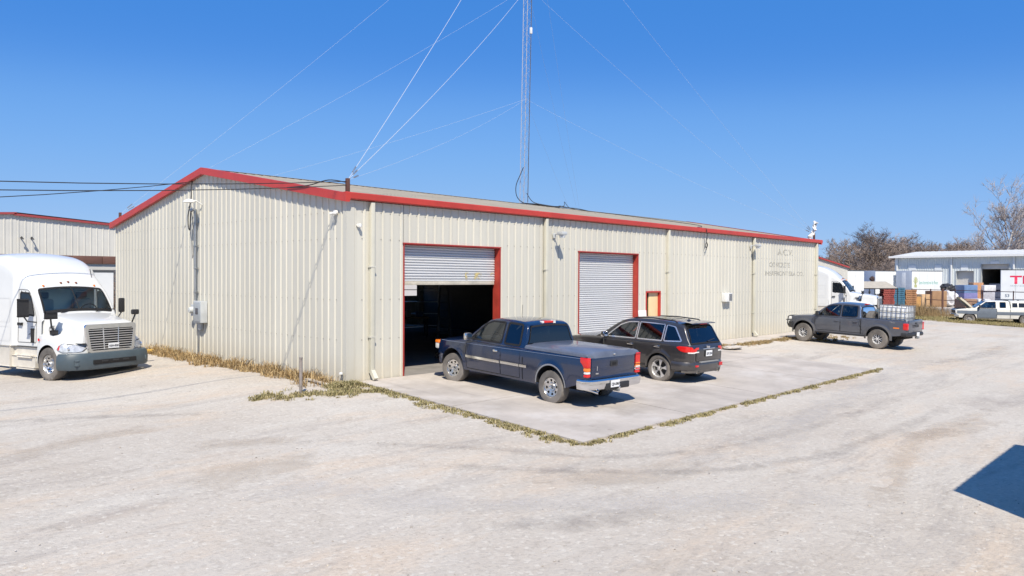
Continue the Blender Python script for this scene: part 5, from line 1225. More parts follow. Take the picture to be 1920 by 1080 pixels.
        # mirrors
        q = MB(); q.bevbox(-.97, -.87, sd*1.32, sd*1.50, 1.97, 2.46, .04); mr = q.build('wing_mirror', m_blackp, t)
        MB().box(-.978, -.968, sd*1.34, sd*1.48, 2.0, 2.43).build('mirror_glass', m_chrome, mr, 0)
        MB().tube([(-.92, sd*1.40, 1.97), (-.92, sd*1.30, 1.80), (-.85, sd*1.09, 1.76)], .022, 6).build('mirror_arm', m_blackp, mr)
        q = MB(); q.bevbox(.18, .30, sd*1.10, sd*1.32, 1.93, 2.10, .04); hm = q.build('bonnet_mirror', m_blackp, t)
        MB().tube([(.24, sd*1.22, 1.95), (.16, sd*1.16, 1.68), (.06, sd*1.05, 1.48)], .024, 6).build('mirror_arm', m_blackp, hm)
        MB().bevbox(-.02, .12, sd*.98, sd*1.10, 1.42, 1.52, .02).build('mirror_foot', m_blackp, hm)
        MB().lathe([(0, .02), (.10, .0), (.13, -.03)], 14, 'Y', (-.25, sd*.955, 1.52)).build('air_intake', mat('intake_grey', (.30, .30, .30), .6), t)
        w_ = put_wheel(t, 0, 1.04, sd, .515, .29, .30, 'truck', m_alloy, R(0))
        for xr in (-5.3, -6.6):
            for y_ in (.80, 1.09): put_wheel(t, xr, y_, sd, .515, .27, .30, 'truck', m_alloy)
        MB().bevbox(-7.2, -.6, sd*.34, sd*.42, .62, .88, .01).build('frame_rail', m_blackp, t)
    for y in (-.82, -.25, 0, .25, .82):
        p = V.roofpt(-1.34+.10*abs(y), y, .02); MB().bevbox(p.x-.05, p.x+.04, p.y-.02, p.y+.02, p.z-.03, p.z+.03, .012).build('marker_lamp', m_amber if abs(y) > .5 else mat('dark_amber', (.20, .06, .02), .4), t)
    p = V.roofpt(-1.31, -.9, .02)
    MB().tube([(-1.55, .80, 3.17), (-1.95, .95, 3.45)], .010, 5).build('antenna', m_blackp, t)
    MB().tube([(-.3, -1.0, .5), (-.3, 1.0, .5)], .06).build('front_axle', m_blackp, t)
    MB().bevbox(-.6, .8, -.42, .42, .55, 1.15, .05).build('engine', m_blackp, t)
    return t
s1 = tractor('white sleeper tractor unit with dark grey bumper parked beside the gable wall')
s1.location = (-3.57, 7.80, -.20); s1.rotation_euler = (0, 0, R(-74)); s1.scale = (.81, 1.07, .915)
s2 = copy_tree(s1); s2['label'] = 'white sleeper tractor unit partly hidden behind the far end of the warehouse'; s2.scale = (1, 1, 1)
for o in s1.children:
    if o.name.startswith('wheel') and 'well' not in o.name: o.rotation_euler[1] = 0; o.scale = (.915/.81, 1, 1)
def camxy(px, D): 
    v = _d*D+_r2*((px-960)/1424.3*D); return -11.246+v.x, -16.507+v.y
E = (math.cos(R(-82)), math.sin(R(-82)))          # heading of the second tractor unit
s2.location = (45.67+.62*E[0], 3.39+.62*E[1], g(45.9, 3)-.05); s2.rotation_euler = (0, 0, R(-82))
op = old_pickup(); place_vehicle(op, 54.45, -5.43, R(113)); op.scale = (1, 1, .95)
# move so that the front wheel stands where the dry grass strip is

# ------------------------------------------------------------------ neighbouring buildings
def gable_shed(name, label, w, depth, eave, ridge_x, ridge, loc, rz, wallm, roofm, trimm, marks=()):
    """shed whose gable end faces local -Y, x from 0 to w"""
    t = thing(name, label, 'building', loc, rz); zt = lambda x: eave+(ridge-eave)*(1-abs(x-ridge_x)/(ridge_x if x < ridge_x else w-ridge_x)); x = 0
    while x < w-.01:
        b = min(w, x+.9144); b = ridge_x if x < ridge_x-1e-3 < b-2e-3 else b
        sheet(x, b, -.6, zt, lambda u, h, z: (u, -h, z)).build('wall_panel', wallm, t, 30, fix=False); x = b
    for xx in (0, w):
        q = MB(); q.add([(xx, 0, -.6), (xx, depth, -.6), (xx, depth, eave), (xx, 0, eave)], [(0,1,2,3)]); q.build('side_wall', wallm, t, 0)
    for a, b in ((0, ridge_x), (ridge_x, w)):
        q = MB(); q.add([(a-.1*(a == 0), -.15, zt(a)+.05), (b+.1*(b == w), -.15, zt(b)+.05), (b+.1*(b == w), depth, zt(b)+.05), (a-.1*(a == 0), depth, zt(a)+.05)], [(0,1,2,3)]); q.build('roof_slope', roofm, t, 0)
        MB().bar((a-.05, -.10, zt(a)-.06), (b+.05, -.10, zt(b)-.0), .12, .11).build('rake_trim', trimm, t, 0)
    return t
m_wall2 = mat('pale_sheet', (.54, .53, .49), .5, var=.06, scale=.8, coords='World')
b2 = gable_shed('metal_shed', 'cream ribbed metal building with thin red roof edge behind the parked tractor unit', 27.5, 22, 5.0, 14.1, 5.88, (-14.8, 28, 0), 0, m_wall2, m_roof, mat('dull_red_trim', (.30, .05, .05), .5))
for x in (14.35, 14.8):
    t = thing('wall_lamp', 'small dark bracket lamp high on the shed behind the tractor, %s of the pair' % ('left' if x < 14.5 else 'right'), 'lamp', (-14.8+x, 28, 4.65), group='bracket lamps on the rear shed')
    MB().tube([(0, -.03, 0), (0, -.22, .05), (0, -.32, -.02)], .03, 6).build('arm', m_blackp, t); MB().lathe([(.02, .04), (.09, -.06)], 10, 'Z', (0, -.32, -.02), cap=True).build('shade', m_blackp, t)
t = thing('awning', 'brown boarded awning fascia over a pale band on the shed behind the tractor', 'awning', (-3.0, 25.6, 0))
for i in range(5): MB().bevbox(i*1.4+.01, i*1.4+1.39, 0, .12, 3.36, 3.76, .02).build('fascia_board', mat('brown_boards', (.13, .062, .045), .7, var=.3, scale=3, stretch=(.5, 1, 8)), t)
MB().box(0, 7.0, .14, 2.3, 3.60, 3.66).build('awning_roof', m_roof, t, 0); MB().box(0.02, 6.98, .10, .2, 3.06, 3.34).build('pale_band', m_wall2, t, 0)
for x in (.2, 3.5, 6.8): MB().box(x-.06, x+.06, .15, .27, -.2, 3.06).build('awning_post', m_blackp, t, 0)
def box_body(name, label, L0, w, z0, z1, loc, rz, sidem, frontm, txt=None, wheels=True, cat='trailer', group=None):
    """box trailer: local +X forward, origin at the middle of its rear edge on the ground"""
    t = thing(name, label, cat, loc, rz, group)
    for sd in (1, -1):
        n = max(3, int(L0/1.2)); 
        for i in range(n): MB().box(L0*i/n+.008, L0*(i+1)/n-.008, sd*(w/2-.03), sd*(w/2), z0+.1, z1-.08).build('side_panel', sidem, t, 0)
        MB().bevbox(-.01, L0+.01, sd*(w/2-.06), sd*(w/2+.015), z0, z0+.1, .01).build('bottom_rail', m_galv, t); MB().bevbox(-.01, L0+.01, sd*(w/2-.06), sd*(w/2+.015), z1-.09, z1, .01).build('top_rail', mat('dark_rail', (.08, .085, .09), .5), t)
    MB().bevbox(L0-.04, L0+.0, -w/2+.02, w/2-.02, z0, z1-.01, .01).build('front_wall', frontm, t); MB().bevbox(0, .05, -w/2+.02, w/2-.02, z0, z1-.01, .01).build('rear_door', frontm, t)
    MB().box(.03, L0-.03, -w/2+.04, w/2-.04, z1-.04, z1-.005).build('roof', sidem, t, 0); MB().box(.03, L0-.03, -w/2+.04, w/2-.04, z0, z0+.08).build('floor', m_blackp, t, 0)
    if wheels:
        for xw in (1.0, 2.2):
            for sd in (1, -1): put_wheel(t, xw, w/2-.16, sd, .50, .27, .29, 'truck', m_alloy)
        MB().bevbox(.6, 2.8, -.5, .5, .55, z0, .03).build('bogie', m_blackp, t)
        for sd in (1, -1): MB().bevbox(L0-1.6, L0-1.45, sd*.7-.06, sd*.7+.06, 0, z0, .01).build('landing_leg', m_blackp, t)
    return t
m_twhite = mat('trailer_white', (.68, .70, .71), .4, var=.06, scale=.7, coords='World'); m_tgrey = mat('trailer_grey', (.46, .50, .56), .45, var=.08, scale=1.1, coords='World')
t = box_body('box_truck_body', 'white box body with dark lettering glimpsed between tractor and gable', 6.0, 2.4, .95, 3.0, (1.7, 22.6, 0), R(180), m_twhite, m_tgrey, cat='truck box')
lettering('lettering', 'Atlas', .50, mat('teal_ink', (.10, .17, .17), .6), t, (3.2, 1.206, 2.05), (-1, 0, 0), (0, 0, 1), .8)
MB().bevbox(5.2, 5.5, 1.17, 1.203, 2.3, 2.6, .01).build('window', m_seam, t)
b3 = gable_shed('metal_shed', 'cream shed with a red sloping roof edge beyond the far end of the warehouse', 22, 16, 4.1, 11, 5.3, (38.8, 9.2, -.2), 0, m_wall2, m_roof, m_trim)
t = box_body('box_trailer', 'white box trailer standing behind the second tractor unit', 12.0, 2.6, 1.1, 3.98, (57.0, 14.2, g(66, 10)), R(-20), m_twhite, m_twhite)
t.location = (54.5, 14.6, g(60, 12))
# ------------------------------------------------------------------ the yard across the road
AX, AY, TH = 108.9, 19.62, R(-96)
GZ = -0.4
fb = thing('steel_building', 'pale grey steel building with open dark bay across the road', 'building', (AX, AY, GZ), TH)
m_fw = mat('grey_blue_sheet', (.60, .64, .64), .45, var=.05, scale=.6, coords='World'); m_fr = mat('far_roof', (.56, .56, .54), .5, var=.06, scale=.5, coords='World')
FL, FE = 40.0, 6.6
FD1, FD2 = (8.22, 10.56, 4.46), (11.33, 14.75, 5.38)
PW = lambda u, h, z: (u, -h*1.8, z)
xs = sorted(set([round(i*1.2192, 4) for i in range(33)]+[FL, FD1[0], FD1[1], FD2[0], FD2[1]]))
for a, b in zip(xs, xs[1:]):
    if b-a < .02: continue
    z0 = next((dd[2] for dd in (FD1, FD2) if dd[0] < (a+b)/2 < dd[1]), 0); sheet(a, b, z0, FE, PW).build('wall_panel', m_fw, fb, 30, fix=False)
for xx in (0, FL): MB().add([(xx, 0, 0), (xx, 18, 0), (xx, 18, FE), (xx, 9, FE+.9), (xx, 0, FE)], [(0,1,2,3,4)]).build('end_wall', m_fw, fb, 0)
MB().add([(0, 18, 0), (FL, 18, 0), (FL, 18, FE), (0, 18, FE)], [(0,1,2,3)]).build('rear_wall', m_fw, fb, 0)
for ya, za, yb, zb in ((-.7, FE-.02, 9, FE+.95), (9, FE+.95, 18.5, FE)):
    us = rib_breaks(-.6, FL+.6)[::3]; q = MB(); q.grid([[(u, ya, za+.02+ribh(u)), (u, yb, zb+.02+ribh(u))] for u in us]); q.build('roof_slope', m_fr, fb, 30, fix=False)
MB().box(-.6, FL+.6, -.75, -.68, FE-.22, FE+.06).build('fascia', mat('white_fascia', (.72, .72, .70), .5), fb, 0)
MB().box(-.5, FL+.5, -.66, -.08, FE-.14, FE-.10).build('soffit', m_fw, fb, 0)
for x in (.40, 7.73, 15.3, 23, 31): MB().bevbox(x-.09, x+.09, -.26, -.09, 0, FE-.15, .01).build('downspout', mat('white_pipe', (.68, .69, .68), .5), fb)
for a, b in ((1.97, 3.0), (5.5, 6.43), (8.89, 9.83), (18, 19.2), (22.5, 23.7)): MB().box(a, b, -.085, -.065, 4.52, 5.32).build('skylight_panel', mat('white_panel', (.66, .69, .70), .4), fb, 0)
MB().box(12.5, 13.6, -.085, -.065, 5.4, 5.75).build('skylight_panel', MATS['white_panel'], fb, 0)
for dd, zc_ in ((FD1, .3), (FD2, 4.72)):
    rows = []; z = zc_
    while z < dd[2]: rows += [[(dd[0]+.02, .5, z), (dd[1]-.02, .5, z)], [(dd[0]+.02, .47, z+.05), (dd[1]-.02, .47, z+.05)]]; z += .1
    MB().grid(rows).build('door_curtain', mat('far_curtain', (.56, .55, .52), .5), fb, 0)
    for x0 in (dd[0], dd[1]-.06): MB().box(x0, x0+.06, -.09, .5, 0, dd[2]).build('jamb', mat('far_jamb', (.30, .10, .10) if dd is FD2 else (.40, .43, .45), .5), fb, 0)
MB().box(10.8, 10.9, .6, 16, 0, 6).build('partition', m_int, fb, 0); MB().box(15.2, 15.3, .5, 16, 0, 6).build('partition', m_int, fb, 0); MB().box(10.9, 15.2, 12, 12.1, 0, 6).build('partition', m_int, fb, 0)
# box trailers in front of it
def yaw_from(a, b): return math.atan2(b[1]-a[1], b[0]-a[0])
def trailer_between(label, pf0, pf1, L0, z0, z1, sidem, frontm, side):
    """pf0, pf1: ends of its front edge (left and right seen from the road); runs back from there"""
    a, b = Vector(pf0), Vector(pf1); w = (b-a).length; mid = (a+b)/2; nrm = Vector((-(b-a).y, (b-a).x)).normalized()
    if nrm.x < 0: nrm = -nrm
    rear = mid+nrm*L0; return box_body('box_trailer', label, L0, w, z0, z1, (rear.x, rear.y, GZ), math.atan2(-nrm.y, -nrm.x), sidem, frontm)
tA = trailer_between('grey fronted white box trailer left of the lettered trailer across the road', (92.98, 18.94), (91.2, 16.6), 7.5, 1.3, 4.35, m_twhite, m_tgrey, 1)
tB = trailer_between('white box trailer with green lettering and leaf emblem across the road', (92.9, 14.66), (91.7, 12.45), 4.9, 1.25, 4.35, m_twhite, m_tgrey, 1)
m_green = mat('green_ink', (.16, .42, .34), .6); m_olive = mat('olive_ink', (.40, .42, .20), .6)
lettering('lettering', 'Sares International de Rivera', .62, m_green, tB, (3.75, 1.262, 2.65), (-1, 0, 0), (0, 0, 1), .42, .004)
MB().bevbox(4.89, 4.915, -.35, .25, 2.2, 4.1, .01).build('front_panel', m_twhite, tB)
q = MB()
for k in range(7):
    a = R(-60+20*k); q.add([(4.3, 1.264, 2.6), (4.3+.9*math.sin(a)*.45-.06, 1.264, 2.6+.9*math.cos(a)), (4.3+.9*math.sin(a)*.5+.05, 1.264, 2.65+1.0*math.cos(a)), (4.34, 1.264, 2.55)], [(0,1,2,3)])
q.box(4.1, 4.5, 1.258, 1.266, 2.25, 2.6); kind(q.build('leaf_emblem', m_olive, tB, 0), 'stuff')
tC = box_body('box_trailer', 'white trailer with big red lettering cut by the right edge of the picture', 11.5, 2.6, 1.15, 4.32, (0, 0, GZ), 0, m_twhite, m_twhite)
dirC = Vector((.20, -.98)).normalized(); nC = Vector((-dirC.y, dirC.x)); nC = nC if nC.x > 0 else -nC
cC = Vector((81.09, .95))+nC*1.3; tC.location = (cC.x+dirC.x*11.5, cC.y+dirC.y*11.5, GZ); tC.rotation_euler = (0, 0, math.atan2(-dirC.y, -dirC.x))
m_tred = mat('red_ink', (.62, .02, .07), .5)
me_side = 1 if True else -1
lettering('lettering', 'TRAC', 1.15, m_tred, tC, (10.7, 1.306, 2.85), (-1, 0, 0), (0, 0, 1), 1.45, .03)
lettering('lettering', 'SERVICE AND RENTALS', .20, mat('grey_ink', (.4, .42, .45), .6), tC, (10.7, 1.306, 2.55), (-1, 0, 0), (0, 0, 1), 1.7)
lettering('unit_number', '53', .42, mat('slate_ink', (.12, .16, .22), .6), tC, (11.15, 1.306, 1.45), (-1, 0, 0), (0, 0, 1), 1.0, .01)
# carport with a silver car
cp = thing('carport', 'low tin carport on thin dark posts behind the raised tank', 'carport', (0, 0, GZ))
A_, B_ = Vector((71.62, 12.35)), Vector((74.75, 9.05)); nn = Vector((.726, .688)); m_tin = mat('tan_tin', (.40, .36, .29), .6, var=.12, scale=2, coords='World')
P4 = [A_-(B_-A_)*.05, B_, B_+nn*5, A_+nn*5]; mid0, mid1 = (P4[0]+P4[3])/2, (P4[1]+P4[2])/2
MB().add([(*P4[0], 2.28), (*P4[1], 2.30), (*mid1, 3.0), (*mid0, 2.98)], [(0,1,2,3)]).build('roof_slope', m_tin, cp, 0); MB().add([(*P4[3], 2.28), (*P4[2], 2.30), (*mid1, 3.0), (*mid0, 2.98)], [(0,1,2,3)]).build('roof_slope', m_tin, cp, 0)
for a in (P4[0].lerp(P4[1], .12), P4[0].lerp(P4[1], .38), P4[1], P4[2], P4[3], P4[3].lerp(P4[2], .4)): MB().tube([(*a, 0), (*a, 2.3)], .05, 6).build('post', m_blackp, cp)
for a, b in ((P4[0], P4[1]), (P4[3], P4[2])): MB().bar((*a, 2.22), (*b, 2.24), .06, .1).build('beam', m_blackp, cp, 0)
sc = silver_car(); sc.location = (74.2, 12.6, GZ); sc.rotation_euler = (0, 0, R(118))
# stacks of pallets
def pallet_mesh(m):
    q = MB()
    for k in range(6): q.box(-.5, .5, -.6+k*.22, -.6+k*.22+.14, .11, .13)
    for k in (-1, 0, 1): q.box(k*.44-.05, k*.44+.05, -.6, .6, .02, .11)
    for k in (-.6, -.07, .46): q.box(-.5, .5, k, k+.14, 0, .02)
    return q.mesh('pallet', m, 0)
for nm, (px, py), c, n in (('red', (78.23, 11.17), (.28, .06, .05), 11), ('blue', (79.0, 10.36), (.05, .15, .23), 11), ('orange', (79.89, 9.42), (.34, .17, .08), 10)):
    me = pallet_mesh(mat(nm+'_pallet_paint', c, .7, var=.3, scale=3))
    for k in range(n):
        o = link('pallet', me); o.location = (px+rnd.uniform(-.04, .04), py+rnd.uniform(-.04, .04), GZ+k*.21); o.rotation_euler = (0, 0, R(43+rnd.uniform(-3, 3))); o.scale = (1.02, 1, 1.6)
        tag(o, '%s pallet, %s from the bottom of the stack beside the carport' % (nm, ['first', 'second', 'third', 'fourth', 'fifth', 'sixth', 'seventh', 'eighth', 'ninth', 'tenth', 'eleventh'][k]), 'pallet', '%s pallets stacked by the carport' % nm)
# boxes, bales and bags in the yard
def yard_box(name, label, cat, x, y, sx, sy, sz, m, z=0, rz=R(43)):
    q = MB(); rr_ = random.Random(int(x*100+y*10)); q.bevbox(-sx/2, sx/2, -sy/2, sy/2, 0, sz, .05)
    q.v = [(a+rr_.uniform(-.02, .02), b+rr_.uniform(-.02, .02), c_) for a, b, c_ in q.v]; o = q.build(name, m, None, 40); o.location = (x, y, GZ+z); o.rotation_euler = (0, 0, rz); return tag(o, label, cat)
m_card = mat('cardboard', (.30, .18, .10), .85, var=.15, scale=2); m_blue = mat('blue_wrap', (.12, .20, .36), .5, var=.2, scale=2); m_wrap = mat('white_wrap', (.60, .60, .62), .5, var=.2, scale=3); m_purple = mat('purple_wrap', (.17, .17, .36), .6, var=.15)
yard_box('cardboard_box', 'large brown cardboard bin standing by the yard fence', 'box', *camxy(1755, 90), 1.6, 1.7, 1.9, m_card)
yard_box('cardboard_box', 'tan carton left of the large brown cardboard bin', 'box', *camxy(1733, 90), 1.2, 1.2, 1.5, mat('tan_card', (.45, .30, .17), .8, var=.2))
yard_box('cardboard_box', 'orange carton next to the orange pallet stack', 'box', *camxy(1716, 86), .9, .9, 1.3, mat('orange_card', (.42, .23, .08), .8, var=.2))
yard_box('crate', 'bright blue wrapped crate on top of the purple one', 'crate', *camxy(1812, 92), 1.9, 1.6, .95, m_blue, 1.65); yard_box('crate', 'dull purple wrapped crate under the bright blue one', 'crate', *camxy(1812, 92), 1.9, 1.6, 1.05, m_purple, .6)
yard_box('crate', 'brown crate at the bottom of the blue and purple pile', 'crate', *camxy(1812, 92), 2.3, 1.7, .59, m_card, 0)
yard_box('carton_stack', 'tall tan carton pile right of the blue crate', 'carton', *camxy(1830, 92), 1.0, 1.2, 2.9, mat('rust_card', (.42, .22, .12), .8, var=.25, scale=3))
yard_box('wrapped_bale', 'white wrapped bale lying on the grey one', 'bale', *camxy(1846, 92), 2.2, 1.4, .7, m_wrap, 1.9); yard_box('wrapped_bale', 'grey wrapped bale under the white one', 'bale', *camxy(1846, 92), 1.9, 1.4, 1.5, mat('grey_wrap', (.36, .36, .40), .6, var=.2), .3)
yard_box('wrapped_bale', 'pale wrapped bale low behind the raised bonnet', 'bale', *camxy(1834, 85), 2.4, 1.4, 1.0, m_wrap, .1); yard_box('cardboard_box', 'flat brown carton beneath the pale bale by the bonnet', 'box', *camxy(1812, 85), 2.0, 1.4, 1.1, mat('dark_card', (.26, .16, .11), .85, var=.2), 0)
for k, (x, y, z) in enumerate(((12.3, 2.4, 1.9), (13.3, 2.4, 1.9), (12.4, 2.4, .9), (13.4, 2.3, .9), (13.0, 2.2, 0))):
    o = yard_box('wrapped_bale', ['grey bale inside the dark bay, top left of the pile', 'grey bale inside the dark bay, top right of the pile', 'grey bale inside the dark bay, middle left of the pile', 'grey bale inside the dark bay, middle right of the pile', 'grey bale inside the dark bay at the bottom of the pile'][k], 'bale', 0, 0, 1.1, 1.1, .85, MATS['grey_wrap']); o['group'] = 'bales inside the bay'
    c_, s_ = math.cos(TH), math.sin(TH); o.location = (AX+c_*x-s_*y, AY+s_*x+c_*y, GZ+z); o.rotation_euler = (0, 0, TH)
def blob(name, label, cat, x, y, z, sx, sy, sz, m, seed):
    bm = bmesh.new(); bmesh.ops.create_icosphere(bm, subdivisions=3, radius=1)
    for v in bm.verts:
        k = 1+.28*noise.noise(v.co*1.9+Vector((seed, 0, 0)))+.12*noise.noise(v.co*5+Vector((seed, 3, 0))); v.co = Vector((v.co.x*sx*k, v.co.y*sy*k, max(-.02, (v.co.z*.5+.5)*sz*k)))
    me = bpy.data.meshes.new(name); bm.to_mesh(me); bm.free(); me.materials.append(m); o = link(name, me); o.location = (x, y, z); return tag(o, label, cat)
blob('plastic_bag', 'crumpled white plastic sacks heaped right of the cardboard bin', 'bag', *camxy(1779, 90), GZ, 1.0, .9, 1.9, m_wrap, 1); blob('plastic_bag', 'small white sack by the fence right of the large sack heap', 'bag', *camxy(1796, 90), GZ, .6, .5, .7, m_wrap, 2)
blob('tarp_heap', 'dark tarp heap on top of the white sacks', 'tarp', *camxy(1777, 91.5), GZ+1.6, .9, .8, 1.1, m_blackp, 3)
for k, (x, y) in enumerate(((86.5, 15.8), (87.6, 15.0), (88.7, 14.2))):
    for j in range(2):
        o = blob('log_round', 'dark roll against the white trailer, %s row, %s column from the left' % (['lower', 'upper'][j], ['first', 'second', 'third'][k]), 'roll', x+5, y+1.2, GZ+2.2+j*.75, .38, .38, .65, mat('roll_brown', (.07, .045, .04), .9), k*3+j); o['group'] = 'dark rolls on the trailer side'
# pipe fence
fn = thing('pipe_fence', 'rusty brown pipe fence with posts and rails along the road', 'fence', (0, 0, GZ)); m_rp = mat('rusty_pipe', (.10, .05, .042), .8, var=.3, scale=4)
F0, F1 = Vector((89.5, 11.8)), Vector((76.05, -1.06)); F2 = F1+(F1-F0).normalized()*14
fp = [F0, F0.lerp(F1, .22), F0.lerp(F1, .48), F0.lerp(F1, .74), F1, F1.lerp(F2, .3), F1.lerp(F2, .65), F2]
for i, p in enumerate(fp): MB().tube([(*p, -.1), (*p, 2.15)], .07 if i % 2 else .05, 8).build('post', m_rp, fn)
for z in (2.05, .9):
    for a, b in zip(fp, fp[1:]): MB().tube([(*a, z), (*b, z)], .035, 6).build('rail', m_rp, fn)
np_ = thing('fence_post', 'thick rusty steel post standing alone in the verge grass', 'post', (64.03, 2.14, GZ)); MB().tube([(0, 0, -.1), (0, 0, 2.35)], .085, 10).build('post_tube', m_rp, np_); MB().lathe([(.10, 2.3), (.10, 2.38), (0, 2.42)], 10, 'Z').build('post_cap', m_rp, np_)
# road, far yard and verge
q = MB(); q.grid([[(x+dx, y, GZ+.02) for dx in (0, 6, 13)] for x, y in ((47.0, -70), (57, -30), (67.5, 4), (78, 38), (100, 110))]); kind(q.build('road', mat('worn_asphalt', (.20, .195, .195), .9, var=.12, scale=.8, coords='World'), ang=0, fix=False), 'structure')
q = MB(); q.add([(84, -30, GZ+.012), (150, -30, GZ+.012), (150, 70, GZ+.012), (98, 70, GZ+.012), (82, 10, GZ+.012)], [(0,1,2,3,4)]); kind(q.build('far_yard', mat('far_yard_dirt', (.42, .38, .34), .95, var=.15, scale=.5, coords='World'), ang=0, fix=False), 'structure')
rr = random.Random(21); VERGE = [(.33, .27, .13), (.26, .23, .10), (.38, .30, .15), (.19, .19, .08), (.30, .22, .10)]
pts = [(rr.uniform(48.6, 57.0), rr.uniform(-12, 4.5), rr.uniform(.5, 1.1)) for _ in range(3600)]; pts = [p for p in pts if p[0]-48.6 > .9*noise.noise(Vector((p[1]*.8, 0, 2)))+.25*(p[1]+3)*.25]
tufts('verge_grass', 'dry yellow green grass strip on the verge beyond the yard', pts, .22, VERGE, 5, 10, .22, .6)
pts = [(57.5+rr.gauss(0, 1.8), 2.6+rr.gauss(0, 1.0), rr.uniform(.6, 1.2)) for _ in range(520)]
tufts('tall_dry_grass', 'tall brown dry grass clump on the verge behind the slate pickup', pts, 1.0, [(.24, .16, .08), (.30, .21, .11), (.20, .14, .07), (.34, .26, .14)], 6, 14, .30, .45)
b = MB(); b.grid([[(x, y, g(x, y)+.03) for x in (48.9, 52, 56, 60, 66.5)] for y in (-40, -12, -4, 3, 8, 30)]); kind(b.build('verge_soil', mat('verge_soil', (.30, .24, .14), .95, var=.25, scale=1.5, coords='World'), ang=0, fix=False), 'structure')
# ------------------------------------------------------------------ bare winter trees
def tree_meshes(h, seed, levels, spread, m_b, m_t, crown_base=.3, nb=7, tw=.035, twn=5):
    rr = random.Random(seed); trunk = MB(); twig = MB()
    def grow(p, d_, ln, r_, lv):
        n = 4 if lv < 2 else 3; pts = [p]; dd = d_.copy()
        for i in range(n):
            dd = (dd+Vector((rr.gauss(0, .13), rr.gauss(0, .13), rr.gauss(.03, .08)))).normalized(); pts.append(pts[-1]+dd*ln/n)
        rs = [r_*(1-.55*i/n) for i in range(n+1)]
        (trunk if lv == 0 else twig).tube(pts, rs, 7 if lv == 0 else (5 if lv == 1 else 3), cap=False)
        if lv >= levels:
            for i in range(twn):
                q = pts[rr.randrange(1, n+1)]; e = (dd+Vector((rr.gauss(0, .7), rr.gauss(0, .7), rr.gauss(.15, .5)))).normalized(); l2 = ln*rr.uniform(.35, .8); s_ = e.orthogonal().normalized()*tw*.5
                mid = q+e*l2*.5+Vector((rr.gauss(0, .04), rr.gauss(0, .04), .02))*l2
                twig.add([q-s_, q+s_, mid+s_*.7, mid-s_*.7, q+e*l2], [(0,1,2,3), (3,2,4)])
            return
        k = nb if lv == 0 else rr.randint(4, 6)
        for i in range(k):
            t_ = (crown_base+(1-crown_base)*(i+rr.random()*.7)/k) if lv == 0 else rr.uniform(.3, 1.0)
            idx = min(n-1, int(t_*n)); q = pts[idx].lerp(pts[idx+1], t_*n-idx); a = rr.random()*6.283+i*2.4; up = .55 if lv == 0 else .25
            side = Vector((math.cos(a), math.sin(a), up)); e = (dd*(.35+.4*t_)+side*spread).normalized()
            grow(q, e, ln*rr.uniform(.42, .66)*(1.15-.45*t_ if lv == 0 else 1), r_*.55*(1.1-.5*t_), lv+1)
    grow(Vector((0, 0, -.2)), Vector((0, 0, 1)), h*.72, h*.018, 0)
    return trunk.mesh('trunk', m_b, 60, fix=False), twig.mesh('crown', m_t, 60, fix=False)
m_bark = mat('brown_bark', (.14, .105, .085), .95, var=.25, scale=3); m_twig = mat('twig_brown', (.23, .18, .15), .95, var=.25, scale=.6); m_twig2 = mat('twig_grey', (.26, .21, .185), .95, var=.25, scale=.6)
kinds = [tree_meshes(11, 1, 3, .62, m_bark, m_twig, .12, 10, .045, 12), tree_meshes(11, 2, 3, .75, m_bark, m_twig, .08, 11, .045, 12), tree_meshes(11, 3, 3, .58, m_bark, m_twig2, .15, 10, .045, 12), tree_meshes(11, 5, 3, .8, m_bark, m_twig2, .06, 11, .05, 12)]
def tree(label, x, y, s_, k, group=None, z=GZ, name='bare_tree', sxy=1.0):
    t = thing(name, label, 'tree', (x, y, z), rnd.uniform(0, 6.28), group); link('trunk', kinds[k][0], t); link('crown', kinds[k][1], t); t.scale = (s_*sxy, s_*sxy, s_); return t
woods = [(1530, 150, .80, 0), (1546, 135, .72, 1), (1560, 150, .78, 3), (1575, 138, .74, 2), (1588, 128, .80, 1), (1600, 134, .95, 0), (1612, 124, 1.02, 1), (1622, 138, 1.12, 2), (1634, 128, 1.10, 0), (1646, 140, 1.08, 3), (1656, 126, 1.08, 1), (1667, 136, 1.06, 2), (1678, 150, .92, 0), (1640, 118, .72, 3), (1661, 117, .70, 2), (1594, 116, .62, 3),
    (1694, 155, .90, 2), (1720, 158, .84, 0), (1736, 168, .84, 1), (1754, 160, .82, 3), (1771, 162, .84, 2), (1790, 165, .82, 1), (1830, 158, .84, 3), (1702, 150, .92, 3), (1712, 160, .86, 1), (1728, 165, .95, 2), (1745, 170, .88, 0), (1762, 165, .86, 1), (1780, 172, .90, 3), (1798, 160, .86, 0), (1808, 155, .88, 1), (1822, 168, .88, 2), (1838, 160, .90, 0), (1852, 165, .86, 3), (1885, 165, .90, 1), (1902, 160, .92, 2), (1925, 165, .95, 0), (1950, 160, .9, 1)]
ORD = ['first', 'second', 'third', 'fourth', 'fifth', 'sixth', 'seventh', 'eighth', 'ninth', 'tenth', 'eleventh', 'twelfth', 'thirteenth', 'fourteenth', 'fifteenth', 'sixteenth', 'seventeenth', 'eighteenth', 'nineteenth', 'twentieth', 'twenty-first', 'twenty-second', 'twenty-third']
_tl = sorted(w[0] for w in woods if w[1] < 152 and w[0] < 1690); _tr = sorted(w[0] for w in woods if not (w[1] < 152 and w[0] < 1690))
for i, (px, D, s_, k) in enumerate(woods):
    x, y = camxy(px, D); tall = D < 152 and px < 1690
    tree('bare brown tree, %s from the left in the thicket left of the steel building' % ORD[_tl.index(px)] if tall else 'low bare tree above the steel building roof, %s from the left' % ORD[_tr.index(px)], x, y, s_*.93*D/135, k, 'bare trees left of the steel building' if tall else 'bare trees behind the steel building', sxy=1.15)
